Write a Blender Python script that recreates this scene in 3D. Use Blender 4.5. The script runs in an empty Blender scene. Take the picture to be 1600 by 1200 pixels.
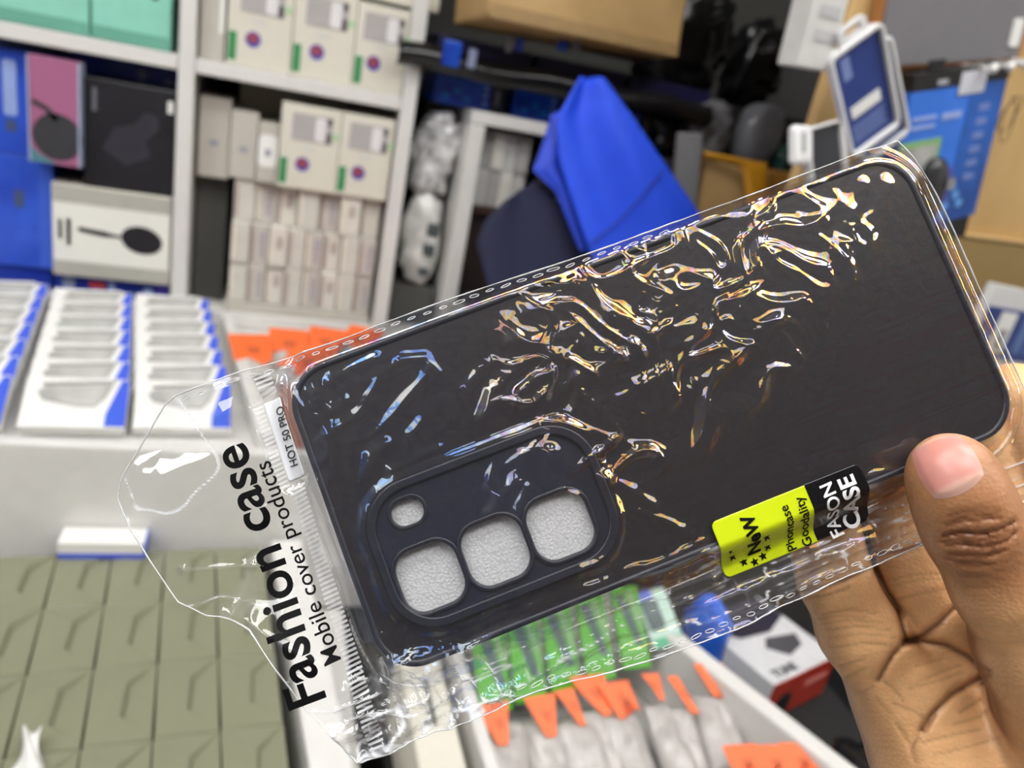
import bpy, bmesh, math, random
import numpy as np
from mathutils import Vector, Matrix
from mathutils.bvhtree import BVHTree
SC = bpy.context.scene
COL = SC.collection
random.seed(7)

# ------------------------------------------------------------------ camera, light, exposure
F = 1223.0                                            # focal length in pixels of the 1600 x 1200 frame
_d = np.array([-644, 3192, F]); _d /= np.linalg.norm(_d)
_r = np.array([3730, 284, F]); _r -= _d * (_r @ _d); _r /= np.linalg.norm(_r)
_n = np.cross(_r, _d)
RW = np.array([_r, _n, -_d])                          # picture axes (right, down, forward) -> world
CAM = np.array([0.0, 0.0, 1.45])
cd = bpy.data.cameras.new('camera'); co = bpy.data.objects.new('camera', cd); COL.objects.link(co)
cd.sensor_width = 36; cd.sensor_fit = 'HORIZONTAL'; cd.lens = F / 1600 * 36
cd.clip_start = 0.01; cd.clip_end = 50
Mc = Matrix.Identity(4)
for i in range(3):
    Mc[i][0] = RW[i][0]; Mc[i][1] = -RW[i][1]; Mc[i][2] = -RW[i][2]; Mc[i][3] = CAM[i]
co.matrix_world = Mc
cd.dof.use_dof = True; cd.dof.focus_distance = 0.19; cd.dof.aperture_fstop = 13.0
SC.camera = co
w = bpy.data.worlds.new('world'); SC.world = w; w.use_nodes = True
w.node_tree.nodes['Background'].inputs[0].default_value = (0.8, 0.85, 0.9, 1)
w.node_tree.nodes['Background'].inputs[1].default_value = 0.25
SC.view_settings.view_transform = 'Standard'; SC.view_settings.look = 'None'
SC.view_settings.gamma = 1.0; SC.view_settings.use_curve_mapping = False
SC.view_settings.exposure = -0.06
LAMP = 11.0
LAMPS = [(-0.75, 0.30, 1.3, 0.34), (0.95, 0.30, 1.3, 0.34), (0.15, -0.38, 1.5, 0.40), (-1.5, -0.45, 0.44, 1.6), (1.85, -0.60, 0.30, 1.5)]   # x, y, length, width of ceiling panels; the last two are added fill lamps
SC.cycles.transparent_max_bounces = 24
SC.cycles.max_bounces = 8
SC.cycles.caustics_reflective = False; SC.cycles.caustics_refractive = False

# ------------------------------------------------------------------ helpers: picture rays, materials, meshes
def ray(px, py): return RW @ np.array([(px - 800) / F, (py - 600) / F, 1.0])
def cam(px, py, d): return Vector(CAM + ray(px, py) * d)           # a point at depth d along a picture ray
def onY(px, py, Y): q = ray(px, py); return Vector(CAM + q * (Y / q[1]))
def onZ(px, py, Z): q = ray(px, py); return Vector(CAM + q * ((Z - CAM[2]) / q[2]))
def onP(px, py, P, n): q = ray(px, py); P = np.array(P); n = np.array(n); return Vector(CAM + q * (((P - CAM) @ n) / (q @ n)))

def lin(c):
    c = c / 255.0
    return c / 12.92 if c <= 0.04045 else ((c + 0.055) / 1.055) ** 2.4
def rgb(c): return (lin(c[0]), lin(c[1]), lin(c[2]), 1)
MATS = {}
def mat(name, c, rough=0.5, noise=0.06, scale=40, bump=0.0, bscale=200, metal=0.0, spec=0.5, coat=0.0, sss=0.0, emit=0.0, second=None):
    """A procedural Principled material: base colour broken up by noise, optional noise bump."""
    if name in MATS: return MATS[name]
    m = bpy.data.materials.new(name); m.use_nodes = True; nt = m.node_tree; p = nt.nodes['Principled BSDF']
    tc = nt.nodes.new('ShaderNodeTexCoord'); nz = nt.nodes.new('ShaderNodeTexNoise')
    nz.inputs['Scale'].default_value = scale; nz.inputs['Detail'].default_value = 4
    nt.links.new(tc.outputs['Object'], nz.inputs['Vector'])
    rp = nt.nodes.new('ShaderNodeValToRGB'); a = rgb(c); b = rgb(second) if second else a
    rp.color_ramp.elements[0].position = 0.3; rp.color_ramp.elements[1].position = 0.7
    rp.color_ramp.elements[0].color = tuple(x * (1 - noise) for x in a[:3]) + (1,)
    rp.color_ramp.elements[1].color = tuple(min(1, x * (1 + noise)) for x in b[:3]) + (1,)
    nt.links.new(nz.outputs['Fac'], rp.inputs['Fac']); nt.links.new(rp.outputs['Color'], p.inputs['Base Color'])
    p.inputs['Roughness'].default_value = rough; p.inputs['Metallic'].default_value = metal
    p.inputs['Specular IOR Level'].default_value = spec; p.inputs['Coat Weight'].default_value = coat
    p.inputs['Coat Roughness'].default_value = 0.08
    if sss:
        p.inputs['Subsurface Weight'].default_value = sss; p.inputs['Subsurface Radius'].default_value = (1, .35, .2)
        p.inputs['Subsurface Scale'].default_value = 0.003
    if emit:
        p.inputs['Emission Color'].default_value = a; p.inputs['Emission Strength'].default_value = emit
    if bump:
        n2 = nt.nodes.new('ShaderNodeTexNoise'); n2.inputs['Scale'].default_value = bscale; n2.inputs['Detail'].default_value = 3
        nt.links.new(tc.outputs['Object'], n2.inputs['Vector'])
        bp = nt.nodes.new('ShaderNodeBump'); bp.inputs['Strength'].default_value = bump; bp.inputs['Distance'].default_value = 0.002
        nt.links.new(n2.outputs['Fac'], bp.inputs['Height']); nt.links.new(bp.outputs['Normal'], p.inputs['Normal'])
    MATS[name] = m
    return m

def film(name, tint=(1, 1, 1), ior=1.5, rough=0.04, haze=0.02, gain=1.0, iri=0.0, hazec=(0.8, 0.82, 0.85), bump=0.0, whiten=False):
    """Clear plastic sheet: what is behind shows straight through, the surface mirrors by Fresnel; iri = stretch colours and painted blue reflections."""
    if name in MATS: return MATS[name]
    m = bpy.data.materials.new(name); m.use_nodes = True; nt = m.node_tree; N = nt.nodes; L = nt.links
    N.remove(N['Principled BSDF']); out = N['Material Output']
    tr = N.new('ShaderNodeBsdfTransparent'); tr.inputs[0].default_value = tint + (1,)
    gl = N.new('ShaderNodeBsdfGlossy'); gl.inputs['Roughness'].default_value = rough
    df = N.new('ShaderNodeBsdfDiffuse'); df.inputs[0].default_value = hazec + (1,)
    fr = N.new('ShaderNodeFresnel'); fr.inputs['IOR'].default_value = ior
    mu = N.new('ShaderNodeMath'); mu.operation = 'MULTIPLY'; mu.inputs[1].default_value = gain; mu.use_clamp = True
    L.new(fr.outputs[0], mu.inputs[0]); mi = N.new('ShaderNodeMath'); mi.operation = 'MINIMUM'; mi.inputs[1].default_value = .30; L.new(mu.outputs[0], mi.inputs[0]); mu = mi
    tc = N.new('ShaderNodeTexCoord')
    if iri:
        # noise-driven stretch colours, gold in the middle; blue by the mouth is painted reflection
        nz = N.new('ShaderNodeTexNoise'); nz.inputs['Scale'].default_value = 75; nz.inputs['Detail'].default_value = 3; nz.inputs['Distortion'].default_value = 2.0
        L.new(tc.outputs['Object'], nz.inputs['Vector'])
        def ramp(stops):
            rp = N.new('ShaderNodeValToRGB'); e = rp.color_ramp.elements
            e[0].position, e[0].color = stops[0][0], stops[0][1] + (1,); e[1].position, e[1].color = stops[-1][0], stops[-1][1] + (1,)
            for pos, c in stops[1:-1]: k = e.new(pos); k.color = c + (1,)
            L.new(nz.outputs['Fac'], rp.inputs['Fac']); return rp
        gold = ramp([(.28, (1, .62, .14)), (.33, (.62, .56, 1.0)), (.37, (1, .9, .30)), (.41, (1, .50, .10)), (.45, (.95, .95, 1)), (.48, (.52, .46, 1.0)), (.51, (1, .88, .22)), (.55, (1, .46, .08)), (.59, (.9, .35, .15)), (.63, (.55, .50, 1.0)), (.67, (.75, 1, .35)), (.72, (1, .6, .15))])
        blue = ramp([(.34, (1, 1, 1)), (.46, (.7, .85, 1)), (.52, (.18, .45, 1.0)), (.58, (.10, .25, 1.0)), (.64, (.6, .8, 1)), (.74, (1, 1, 1))])
        sx = N.new('ShaderNodeSeparateXYZ'); L.new(tc.outputs['Object'], sx.inputs[0])
        mr = N.new('ShaderNodeMapRange'); mr.inputs['From Min'].default_value = -.050; mr.inputs['From Max'].default_value = -.022; L.new(sx.outputs['X'], mr.inputs['Value'])
        mb = N.new('ShaderNodeMix'); mb.data_type = 'RGBA'; L.new(mr.outputs['Result'], mb.inputs['Factor']); L.new(blue.outputs['Color'], mb.inputs['A']); L.new(gold.outputs['Color'], mb.inputs['B'])
        ml = N.new('ShaderNodeMapRange'); ml.inputs['From Min'].default_value = -.086; ml.inputs['From Max'].default_value = -.076; ml.inputs['To Max'].default_value = iri; L.new(sx.outputs['X'], ml.inputs['Value'])
        mx = N.new('ShaderNodeMix'); mx.data_type = 'RGBA'; L.new(ml.outputs['Result'], mx.inputs['Factor'])
        mx.inputs['A'].default_value = (1, 1, 1, 1); L.new(mb.outputs['Result'], mx.inputs['B'])
        L.new(mx.outputs['Result'], gl.inputs['Color'])
    if bump:
        n2 = N.new('ShaderNodeTexNoise'); n2.inputs['Scale'].default_value = 320; n2.inputs['Detail'].default_value = 2
        L.new(tc.outputs['Object'], n2.inputs['Vector'])
        bp = N.new('ShaderNodeBump'); bp.inputs['Strength'].default_value = bump; bp.inputs['Distance'].default_value = 0.001
        L.new(n2.outputs['Fac'], bp.inputs['Height']); L.new(bp.outputs['Normal'], gl.inputs['Normal']); L.new(bp.outputs['Normal'], fr.inputs['Normal'])
    m1 = N.new('ShaderNodeMixShader'); m1.inputs[0].default_value = haze
    if whiten:
        # plastic turns milky where creased; also paints in white glints on the folds
        ca = N.new('ShaderNodeAttribute'); ca.attribute_name = 'crease'; ma = N.new('ShaderNodeMath'); ma.operation = 'MULTIPLY_ADD'
        ma.inputs[1].default_value = .80; ma.inputs[2].default_value = haze; ma.use_clamp = True
        L.new(ca.outputs['Fac'], ma.inputs[0]); L.new(ma.outputs[0], m1.inputs[0])
    L.new(tr.outputs[0], m1.inputs[1]); L.new(df.outputs[0], m1.inputs[2])
    m2 = N.new('ShaderNodeMixShader'); L.new(mu.outputs[0], m2.inputs[0]); L.new(m1.outputs[0], m2.inputs[1]); L.new(gl.outputs[0], m2.inputs[2])
    L.new(m2.outputs[0], out.inputs['Surface'])
    MATS[name] = m
    return m

def obj(name, me, m, parent=None, mw=None, smooth=False):
    if isinstance(me, bmesh.types.BMesh):
        bm = me; me = bpy.data.meshes.new(name); bm.normal_update(); bm.to_mesh(me); bm.free()
    o = bpy.data.objects.new(name, me); COL.objects.link(o)
    if m is not None and not me.materials: me.materials.append(m)
    if smooth: me.polygons.foreach_set('use_smooth', [True] * len(me.polygons))
    if parent is not None: o.parent = parent
    if mw is not None: o.matrix_local = mw
    return o
def tag(o, label, cat, group=None, kind=None):
    o['label'] = label; o['category'] = cat
    if group: o['group'] = group
    if kind: o['kind'] = kind
    return o
def thing(name, label, cat, mw, group=None):
    o = bpy.data.objects.new(name, None); COL.objects.link(o); o.empty_display_size = 0.02
    o.matrix_world = mw
    return tag(o, label, cat, group)
def struct(name, bm, m, parent=None):
    o = obj(name, bm, m, parent)
    if parent is None: o['kind'] = 'structure'
    return o
T = Matrix.Translation
def place(x, y, z, yaw=0.0, pitch=0.0, roll=0.0):
    return T((x, y, z)) @ Matrix.Rotation(yaw, 4, 'Z') @ Matrix.Rotation(pitch, 4, 'X') @ Matrix.Rotation(roll, 4, 'Y')

def add_box(bm, lo, hi, bev=0.0, M=None, seg=2):
    r = bmesh.ops.create_cube(bm, size=1.0); vs = r['verts']
    lo = Vector(lo); hi = Vector(hi); c = (lo + hi) / 2; s = hi - lo
    for v in vs: v.co = Vector((v.co.x * s.x + c.x, v.co.y * s.y + c.y, v.co.z * s.z + c.z))
    if bev > 0:
        es = list({e for v in vs for e in v.link_edges})
        r2 = bmesh.ops.bevel(bm, geom=es, offset=min(bev, min(s) * 0.45), segments=seg, affect='EDGES', profile=0.5)
        vs = list({v for f in r2['faces'] for v in f.verts} | {v for v in vs if v.is_valid})
    if M is not None: bmesh.ops.transform(bm, matrix=M, verts=vs)
    return vs
def box(lo, hi, bev=0.001, M=None):
    bm = bmesh.new(); add_box(bm, lo, hi, bev, M); return bm
def wallbox(a, b, th, z0, z1, bev=0.001):
    """An upright board from point a to point b (plan), thickness th to its right."""
    a = Vector((a[0], a[1], 0)); b = Vector((b[0], b[1], 0)); d = b - a
    M = T(a) @ Matrix.Rotation(math.atan2(d.y, d.x), 4, 'Z')
    return box((0, -th, z0), (d.length, 0, z1), bev, M)
def rrect(w, h, r, n=8, cx=0, cy=0):
    pts = []
    for qx, qy, a0 in ((1, 1, 0), (-1, 1, 90), (-1, -1, 180), (1, -1, 270)):
        for k in range(n + 1):
            a = math.radians(a0 + 90 * k / n)
            pts.append((cx + qx * (w / 2 - r) + r * math.cos(a), cy + qy * (h / 2 - r) + r * math.sin(a)))
    return pts
def plate(outlines, z0, z1, bev=0.0, res=2):
    """A flat sheet with holes: the first outline is filled, the others are cut out."""
    cu = bpy.data.curves.new('c', 'CURVE'); cu.dimensions = '2D'; cu.fill_mode = 'BOTH'
    cu.extrude = max(1e-5, (z1 - z0) / 2 - bev); cu.bevel_depth = bev; cu.bevel_resolution = res; cu.offset = -bev
    for pts in outlines:
        s = cu.splines.new('POLY'); s.points.add(len(pts) - 1); s.use_cyclic_u = True
        for q, p in zip(s.points, pts): q.co = (p[0], p[1], 0, 1)
    return curve_mesh(cu, (z0 + z1) / 2)
def curve_mesh(cu, dz=0.0):
    o = bpy.data.objects.new('tmp', cu); COL.objects.link(o)
    dg = bpy.context.evaluated_depsgraph_get(); dg.update()
    me = bpy.data.meshes.new_from_object(o.evaluated_get(dg)); bpy.data.objects.remove(o); bpy.data.curves.remove(cu)
    me.materials.clear()
    if dz: me.transform(T((0, 0, dz)))
    return me
def text_mesh(body, size, bold=0.0, ext=0.00005, align='LEFT', space=1.0, sx=1.0):
    cu = bpy.data.curves.new('t', 'FONT'); cu.body = body; cu.size = size; cu.offset = bold; cu.extrude = ext
    cu.align_x = align; cu.space_character = space; cu.resolution_u = 6
    me = curve_mesh(cu)
    if sx != 1: me.transform(Matrix.Diagonal((sx, 1, 1, 1)))
    return me
def tube(pts, r, n=8, closed=False):
    bm = bmesh.new(); add_tube(bm, pts, r, n, closed); return bm
def add_tube(bm, pts, r, n=8, closed=False):
    pts = [Vector(p) for p in pts]; rings = []; N = len(pts); up = Vector((0.13, 0.21, 0.97)).normalized()
    rr = r if hasattr(r, '__len__') else [r] * N
    for i, p in enumerate(pts):
        a = pts[(i - 1) % N] if (closed or i > 0) else p; b = pts[(i + 1) % N] if (closed or i < N - 1) else p
        t = (b - a).normalized(); u = t.cross(up)
        if u.length < 1e-3: u = t.cross(Vector((1, 0, 0)))
        u.normalize(); v = t.cross(u)
        rings.append([bm.verts.new(p + (u * math.cos(2 * math.pi * k / n) + v * math.sin(2 * math.pi * k / n)) * rr[i]) for k in range(n)])
    for i in range(N if closed else N - 1):
        A, B = rings[i], rings[(i + 1) % N]
        for k in range(n): bm.faces.new((A[k], A[(k + 1) % n], B[(k + 1) % n], B[k]))
    if not closed:
        bm.faces.new(rings[0][::-1]); bm.faces.new(rings[-1])
def poly(pts, z0, z1):
    """A small solid outline (star, triangle, logo) between two heights."""
    bm = bmesh.new(); b = [bm.verts.new((x, y, z0)) for x, y in pts]; t = [bm.verts.new((x, y, z1)) for x, y in pts]
    n = len(pts)
    bm.faces.new(t); bm.faces.new(b[::-1])
    for k in range(n): bm.faces.new((b[k], b[(k + 1) % n], t[(k + 1) % n], t[k]))
    bmesh.ops.triangulate(bm, faces=[f for f in bm.faces if len(f.verts) > 4]); return bm
def hashn(ix, iy, seed):
    h = (ix.astype(np.int64) * 374761393 + iy.astype(np.int64) * 668265263 + seed * 974634777) & 0x7fffffff
    h = ((h ^ (h >> 13)) * 1274126177) & 0x7fffffff
    return ((h ^ (h >> 16)) & 0xffff) / 65535.0
def vn(x, y, seed=0):
    """Smooth value noise in 0..1."""
    x = np.asarray(x, float); y = np.asarray(y, float)
    ix = np.floor(x); iy = np.floor(y); fx = x - ix; fy = y - iy
    fx = fx * fx * fx * (fx * (fx * 6 - 15) + 10); fy = fy * fy * fy * (fy * (fy * 6 - 15) + 10)
    a = hashn(ix, iy, seed); b = hashn(ix + 1, iy, seed); c = hashn(ix, iy + 1, seed); d = hashn(ix + 1, iy + 1, seed)
    return (a * (1 - fx) + b * fx) * (1 - fy) + (c * (1 - fx) + d * fx) * fy
def sst(a, b, x): t = np.clip((x - a) / (b - a), 0, 1); return t * t * (3 - 2 * t)
def grid_mesh(name, P):
    """A mesh from an (n, m, 3) array of points."""
    n, m = P.shape[:2]; idx = np.arange(n * m).reshape(n, m)
    q = np.stack([idx[:-1, :-1], idx[1:, :-1], idx[1:, 1:], idx[:-1, 1:]], -1).reshape(-1, 4)
    me = bpy.data.meshes.new(name); me.from_pydata(P.reshape(-1, 3).tolist(), [], q.tolist()); me.update()
    me.polygons.foreach_set('use_smooth', [True] * len(me.polygons)); return me
def solid_sheet(P, Nn, th):
    """Closed sheet: the front grid P, the back grid P + Nn * th, joined round the rim."""
    n, m = P.shape[:2]; Q = P + np.asarray(Nn) * th
    V = np.concatenate([P.reshape(-1, 3), Q.reshape(-1, 3)]); K = n * m; idx = np.arange(K).reshape(n, m); f = []
    for i in range(n - 1):
        for j in range(m - 1):
            a, b, c, d = idx[i, j], idx[i + 1, j], idx[i + 1, j + 1], idx[i, j + 1]
            f.append((a, b, c, d)); f.append((d + K, c + K, b + K, a + K))
    rim = [idx[i, 0] for i in range(n)] + [idx[n - 1, j] for j in range(1, m)] + [idx[i, m - 1] for i in range(n - 2, -1, -1)] + [idx[0, j] for j in range(m - 2, 0, -1)]
    for k in range(len(rim)):
        a, b = rim[k], rim[(k + 1) % len(rim)]; f.append((b, a, a + K, b + K))
    me = bpy.data.meshes.new('sheet'); me.from_pydata(V.tolist(), [], [tuple(int(x) for x in q) for q in f]); me.update()
    me.polygons.foreach_set('use_smooth', [True] * len(me.polygons)); return me
def frame(tl, tr, br, bl):
    """Best rectangle through four points: matrix (x right, y up, z out, origin at the bottom middle), width, height."""
    c = (tl + tr + br + bl) / 4; x = ((tr - tl) + (br - bl)) / 2; y = ((tl - bl) + (tr - br)) / 2
    w_, h_ = x.length, y.length; x = x.normalized(); y = (y - x * y.dot(x)).normalized(); z = x.cross(y)
    o = c - y * h_ / 2
    M = Matrix.Identity(4)
    for i in range(3): M[i][0] = x[i]; M[i][1] = y[i]; M[i][2] = z[i]; M[i][3] = o[i]
    return M, w_, h_

ORD = ['first', 'second', 'third', 'fourth', 'fifth', 'sixth', 'seventh', 'eighth', 'ninth', 'tenth']
# ------------------------------------------------------------------ the setting
WALLP = mat('wall paint', (186, 184, 178), 0.7)
WHITE = mat('white laminate', (216, 214, 210), 0.35, 0.03)
struct('floor', box((-1.8, -2.2, -0.02), (2.6, 1.9, 0.0), 0), mat('floor tile', (120, 112, 104), 0.4))
struct('ceiling', box((-1.8, -2.2, 2.7), (2.6, 1.9, 2.72), 0), mat('ceiling paint', (182, 182, 180), 0.8))
struct('wall_back', box((-1.8, 1.66, 0), (2.6, 1.7, 2.7), 0), mat('back wall paint', (70, 68, 68), 0.8))
struct('wall_left', box((-1.84, -2.2, 0), (-1.8, 1.7, 2.7), 0), mat('left wall paint', (150, 152, 160), 0.7))
struct('wall_right', box((2.6, -2.2, 0), (2.64, 1.7, 2.7), 0), WALLP)
struct('wall_front', box((-1.8, -2.24, 0), (2.6, -2.2, 2.7), 0), mat('front wall paint', (138, 126, 118), 0.8))
for i, (x, y, l, wd) in enumerate(LAMPS):
    t = thing('ceiling_light', ['long white ceiling lamp above the left end of the counter', 'long white ceiling lamp above the right end of the counter', 'long white ceiling lamp over the middle of the room', 'unseen white fill lamp added at the back left of the room', 'unseen white fill lamp added at the back right of the room'][i], 'ceiling lamp', T((x, y, 2.66)), 'ceiling lamps of the shop')
    obj('housing', box((-l / 2 - .02, -wd / 2 - .02, .02), (l / 2 + .02, wd / 2 + .02, .04), .004), WHITE, t)
    obj('diffuser', box((-l / 2, -wd / 2, 0), (l / 2, wd / 2, .019), .004), mat('lamp glow', (252, 251, 249), 0.5, 0.0, emit=LAMP), t)

o = obj('reflection_card', box((-.36, -.10, 0), (.36, .10, .004), .001), mat('maroon banner', (176, 8, 24), .6), None)  # unseen card, added for a maroon reflection in the case
o.matrix_world = place(.49, -1.53, 2.64, math.radians(43)); tag(o, 'unseen maroon card added under the ceiling to be mirrored in the case', 'reflection_card')
for sx in (-.3, .3): obj('cord', tube([(sx, 0, .003), (sx, 0, .0605)], .002, 6), mat('white cord', (220, 220, 220), .6), o)

# the counter: upper deck under the shelf, a step down, lower deck nearer the camera
DECK, LOW = 1.03, 0.84
ct = thing('display_counter', 'white stepped shop counter under the shelf with the sage boxes', 'counter', T((0, 0, 0)))
obj('upper_deck', box((-0.75, 0.79, DECK - .02), (1.6, 1.62, DECK), .002), WHITE, ct)
obj('riser_panel', box((-0.75, 0.772, LOW), (0.20, 0.789, DECK + .012), .003), WHITE, ct)
obj('lower_deck', box((-0.75, 0.25, LOW - .02), (0.118, 0.771, LOW), .002), WHITE, ct)
obj('lower_deck', box((0.142, 0.25, LOW - .02), (0.70, 0.771, LOW), .002), mat('black mat board', (24, 24, 26), .6), ct)
obj('divider', box((-.017, -.5, 0), (.017, 0, .10), .003, T((0.045, 0.765, LOW)) @ Matrix.Rotation(math.radians(6), 4, 'Z')), WHITE, ct)
obj('front_panel', box((-0.75, 0.232, 0.0), (0.70, 0.249, LOW + .03), .002), WHITE, ct)
obj('base', box((-0.7, 0.8, 0.0), (1.55, 1.6, DECK - .021), .002), mat('dark base', (60, 58, 56), 0.6), ct)

# wall shelf: two bays of cubbies
sh = thing('wall_shelf', 'white open wall shelf with cubbies full of boxed gadgets', 'shelf', T((0, 0, 0)))
YF = 1.2
SB = 1.052
def panel(n, lo, hi): return obj(n, box(lo, hi, .0015), WHITE, sh)
panel('bottom_board', (-0.62, YF, DECK + .001), (1.0, 1.6, SB))
panel('side_panel', (-0.64, YF - .001, DECK + .001), (-0.62, 1.6, 1.76))
panel('divider', (-0.128, YF - .001, SB), (-0.107, 1.59, 1.76))
panel('side_panel', (0.171, YF - .001, SB), (0.192, 1.59, 1.545))
panel('shelf_board', (-0.62, YF - .0005, 1.385), (-0.129, 1.59, 1.404))
panel('shelf_board', (-0.106, YF - .0005, 1.385), (0.170, 1.59, 1.404))
panel('shelf_board', (-0.62, YF - .0005, 1.74), (0.30, 1.59, 1.76))
panel('side_panel', (0.276, YF - .001, SB), (0.300, 1.59, 1.385))
panel('shelf_board', (0.276, YF - .0005, 1.386), (0.50, 1.59, 1.404))
panel('side_panel', (0.484, YF - .001, SB), (0.50, 1.59, 1.385))
obj('back_panel', box((-0.64, 1.6, DECK), (1.0, 1.612, 1.76), 0), mat('shelf back', (58, 58, 54), 0.7), sh)

# ------------------------------------------------------------------ boxes on the shelf
def carton(name, label, cat, x0, x1, z0, z1, y0, y1, m, group=None, yaw=0.0, bev=.0012):
    """A packed box whose front face looks at the room; origin at the bottom middle of the front."""
    t = thing(name, label, cat, place((x0 + x1) / 2, y0, z0, yaw), group)
    w_, h_, d_ = x1 - x0, z1 - z0, y1 - y0
    obj('box_body', box((-w_ / 2, 0, 0), (w_ / 2, d_, h_), bev), m, t)
    return t, w_, h_
def on_front(t, name, x0, x1, z0, z1, m, th=.0006, r=0.0):
    """A printed patch on the front face."""
    pts = rrect(x1 - x0, z1 - z0, max(r, 1e-4), 4 if r else 1, (x0 + x1) / 2, (z0 + z1) / 2)
    bm = poly(pts, 0, th); bmesh.ops.transform(bm, matrix=Matrix.Rotation(math.pi / 2, 4, 'X'), verts=bm.verts)
    return obj(name, bm, m, t)
def on_front_pts(t, name, pts, m, th=.0009):
    bm = poly(pts, 0, th); bmesh.ops.transform(bm, matrix=Matrix.Rotation(math.pi / 2, 4, 'X'), verts=bm.verts)
    return obj(name, bm, m, t)
def ell(cx, cy, rx, ry, n=28, rot=0.0, a0=0, a1=360):
    o = []
    for k in range(n):
        a = math.radians(a0 + (a1 - a0) * k / (n if a1 - a0 >= 360 else n - 1)); x, y = rx * math.cos(a), ry * math.sin(a)
        o.append((cx + x * math.cos(rot) - y * math.sin(rot), cy + x * math.sin(rot) + y * math.cos(rot)))
    return o

BLUE = mat('blue print', (38, 70, 190), 0.3, 0.15, 14, second=(50, 92, 205))
BLUE2 = mat('deep blue print', (22, 48, 150), 0.3, 0.1, 14)
CREAM = mat('cream card', (214, 210, 196), 0.45, 0.02)
GREYW = mat('grey white card', (188, 184, 174), 0.5, 0.03)
TEAL = mat('mint print', (140, 205, 185), 0.4, 0.04)
BLACK = mat('black print', (38, 38, 42), 0.25, 0.2, 18)
DARKG = mat('charcoal print', (60, 60, 64), 0.3, 0.15, 12)
PINK = mat('pink print', (164, 100, 134), 0.3, 0.05, 8)
LABEL = mat('white label', (232, 232, 228), 0.5, 0.01)
PALEB = mat('pale blue ink', (150, 170, 220), 0.4)
RED = mat('red ink', (200, 70, 70), 0.4)
GREEN = mat('green ink', (64, 140, 88), 0.4)

# left bay, upper shelf: two mint boxes
def teal(label, x0, x1, yaw=0):
    t, w_, h_ = carton('gadget_box', label, 'box', x0, x1, 1.405, 1.53, 1.215, 1.40, TEAL, 'mint boxes on the top shelf', yaw)
    on_front(t, 'lower_band', -w_ / 2 + .001, w_ / 2 - .001, .001, .016, mat('mint dark', (104, 165, 145), .4))
    return t, w_, h_
t, w_, h_ = teal('mint green box with a black picture panel on the top shelf', -0.234, -0.140)
on_front_pts(t, 'picture_panel', [(-.045, .16), (-.04, .10), (.028, .058), (.031, .06), (.031, .12)], mat('dark plum print', (62, 50, 58), .4))
t, w_, h_ = teal('plain mint green box at the left edge of the top shelf', -0.345, -0.237)

# left bay, lower shelf
def flat_blue(label, x0, x1, y0, z1=1.083):
    t, w_, h_ = carton('gadget_box', label, 'box', x0, x1, SB, z1, y0, 1.40, BLUE2, 'flat blue boxes under the headset box')
    return t
t = flat_blue('flat blue box with a red badge under the white headset box', -0.284, -0.132, 1.222)
on_front(t, 'silver_badge', -.066, -.050, .006, .027, mat('silver ink', (140, 150, 180), .3), r=.007)
on_front(t, 'red_badge', -.032, -.010, .012, .022, RED, r=.004)
on_front(t, 'white_mark', -.028, -.014, .004, .010, PALEB, r=.002); on_front(t, 'white_mark', -.006, .002, .006, .024, PALEB)
on_front(t, 'logo', .040, .054, .006, .021, PALEB, r=.006); on_front(t, 'violet_end', .058, .075, .001, .030, mat('violet print', (80, 70, 185), .3))
flat_blue('flat dark blue box at the left end of the cubby floor', -0.42, -0.290, 1.23)
def tall_blue(label, z0, z1, mark):
    t, w_, h_ = carton('gadget_box', label, 'box', -0.40, -0.284, z0, z1, 1.225, 1.42, BLUE, 'stacked blue boxes left of the headset box')
    if mark: on_front(t, 'vertical_lettering', .002, .018, .05, .12, PALEB, r=.004); on_front(t, 'grey_mark', .004, .016, .03, .045, mat('slate ink', (70, 84, 120), .4))
    else: on_front(t, 'dark_mark', .01, .022, .085, .108, mat('slate ink', (70, 84, 120), .4)); on_front(t, 'mid_blue_stripe', .040, .058, .003, .14, mat('mid blue print', (62, 100, 210), .3))  # mid blue stripe towards the right of the front
    return t
tall_blue('blue box with a dark mark standing left of the white headset box', 1.084, 1.238, False)
tall_blue('blue box with pale upright lettering, topmost of the left blue stack', 1.239, 1.372, True)
# the white headset box
t, w_, h_ = carton('headset_box', 'white box picturing a black headset on the middle cubby shelf', 'box', -0.282, -0.131, 1.084, 1.213, 1.205, 1.30, CREAM)
W2 = mat('bright card', (232, 231, 222), 0.4, 0.01)
on_front(t, 'front_panel', -w_ / 2 + .002, w_ / 2 - .002, .022, .104, W2)
on_front(t, 'lid_band', -w_ / 2 + .001, w_ / 2 - .001, .1045, .127, mat('grey card', (176, 174, 164), .5)); on_front(t, 'base_band', -w_ / 2 + .001, w_ / 2 - .001, .002, .0215, mat('grey card', (176, 174, 164), .5))
BK = mat('black picture ink', (36, 34, 38), 0.35, 0.05)
on_front_pts(t, 'ear_cushion_picture', ell(.038, .063, .027, .0195, rot=-.15), BK, .0013)
on_front_pts(t, 'headband_picture', [(-.044, .069), (-.042, .072), (-.01, .0695), (.002, .067), (.012, .066), (.012, .063), (.002, .063), (-.010, .062), (-.042, .066)], BK, .0013)
on_front(t, 'grey_lettering', -.068, -.063, .052, .080, mat('grey ink', (170, 170, 166), .5)); on_front(t, 'grey_lettering', -.058, -.052, .044, .082, mat('pale ink', (205, 204, 198), .5))
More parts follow.
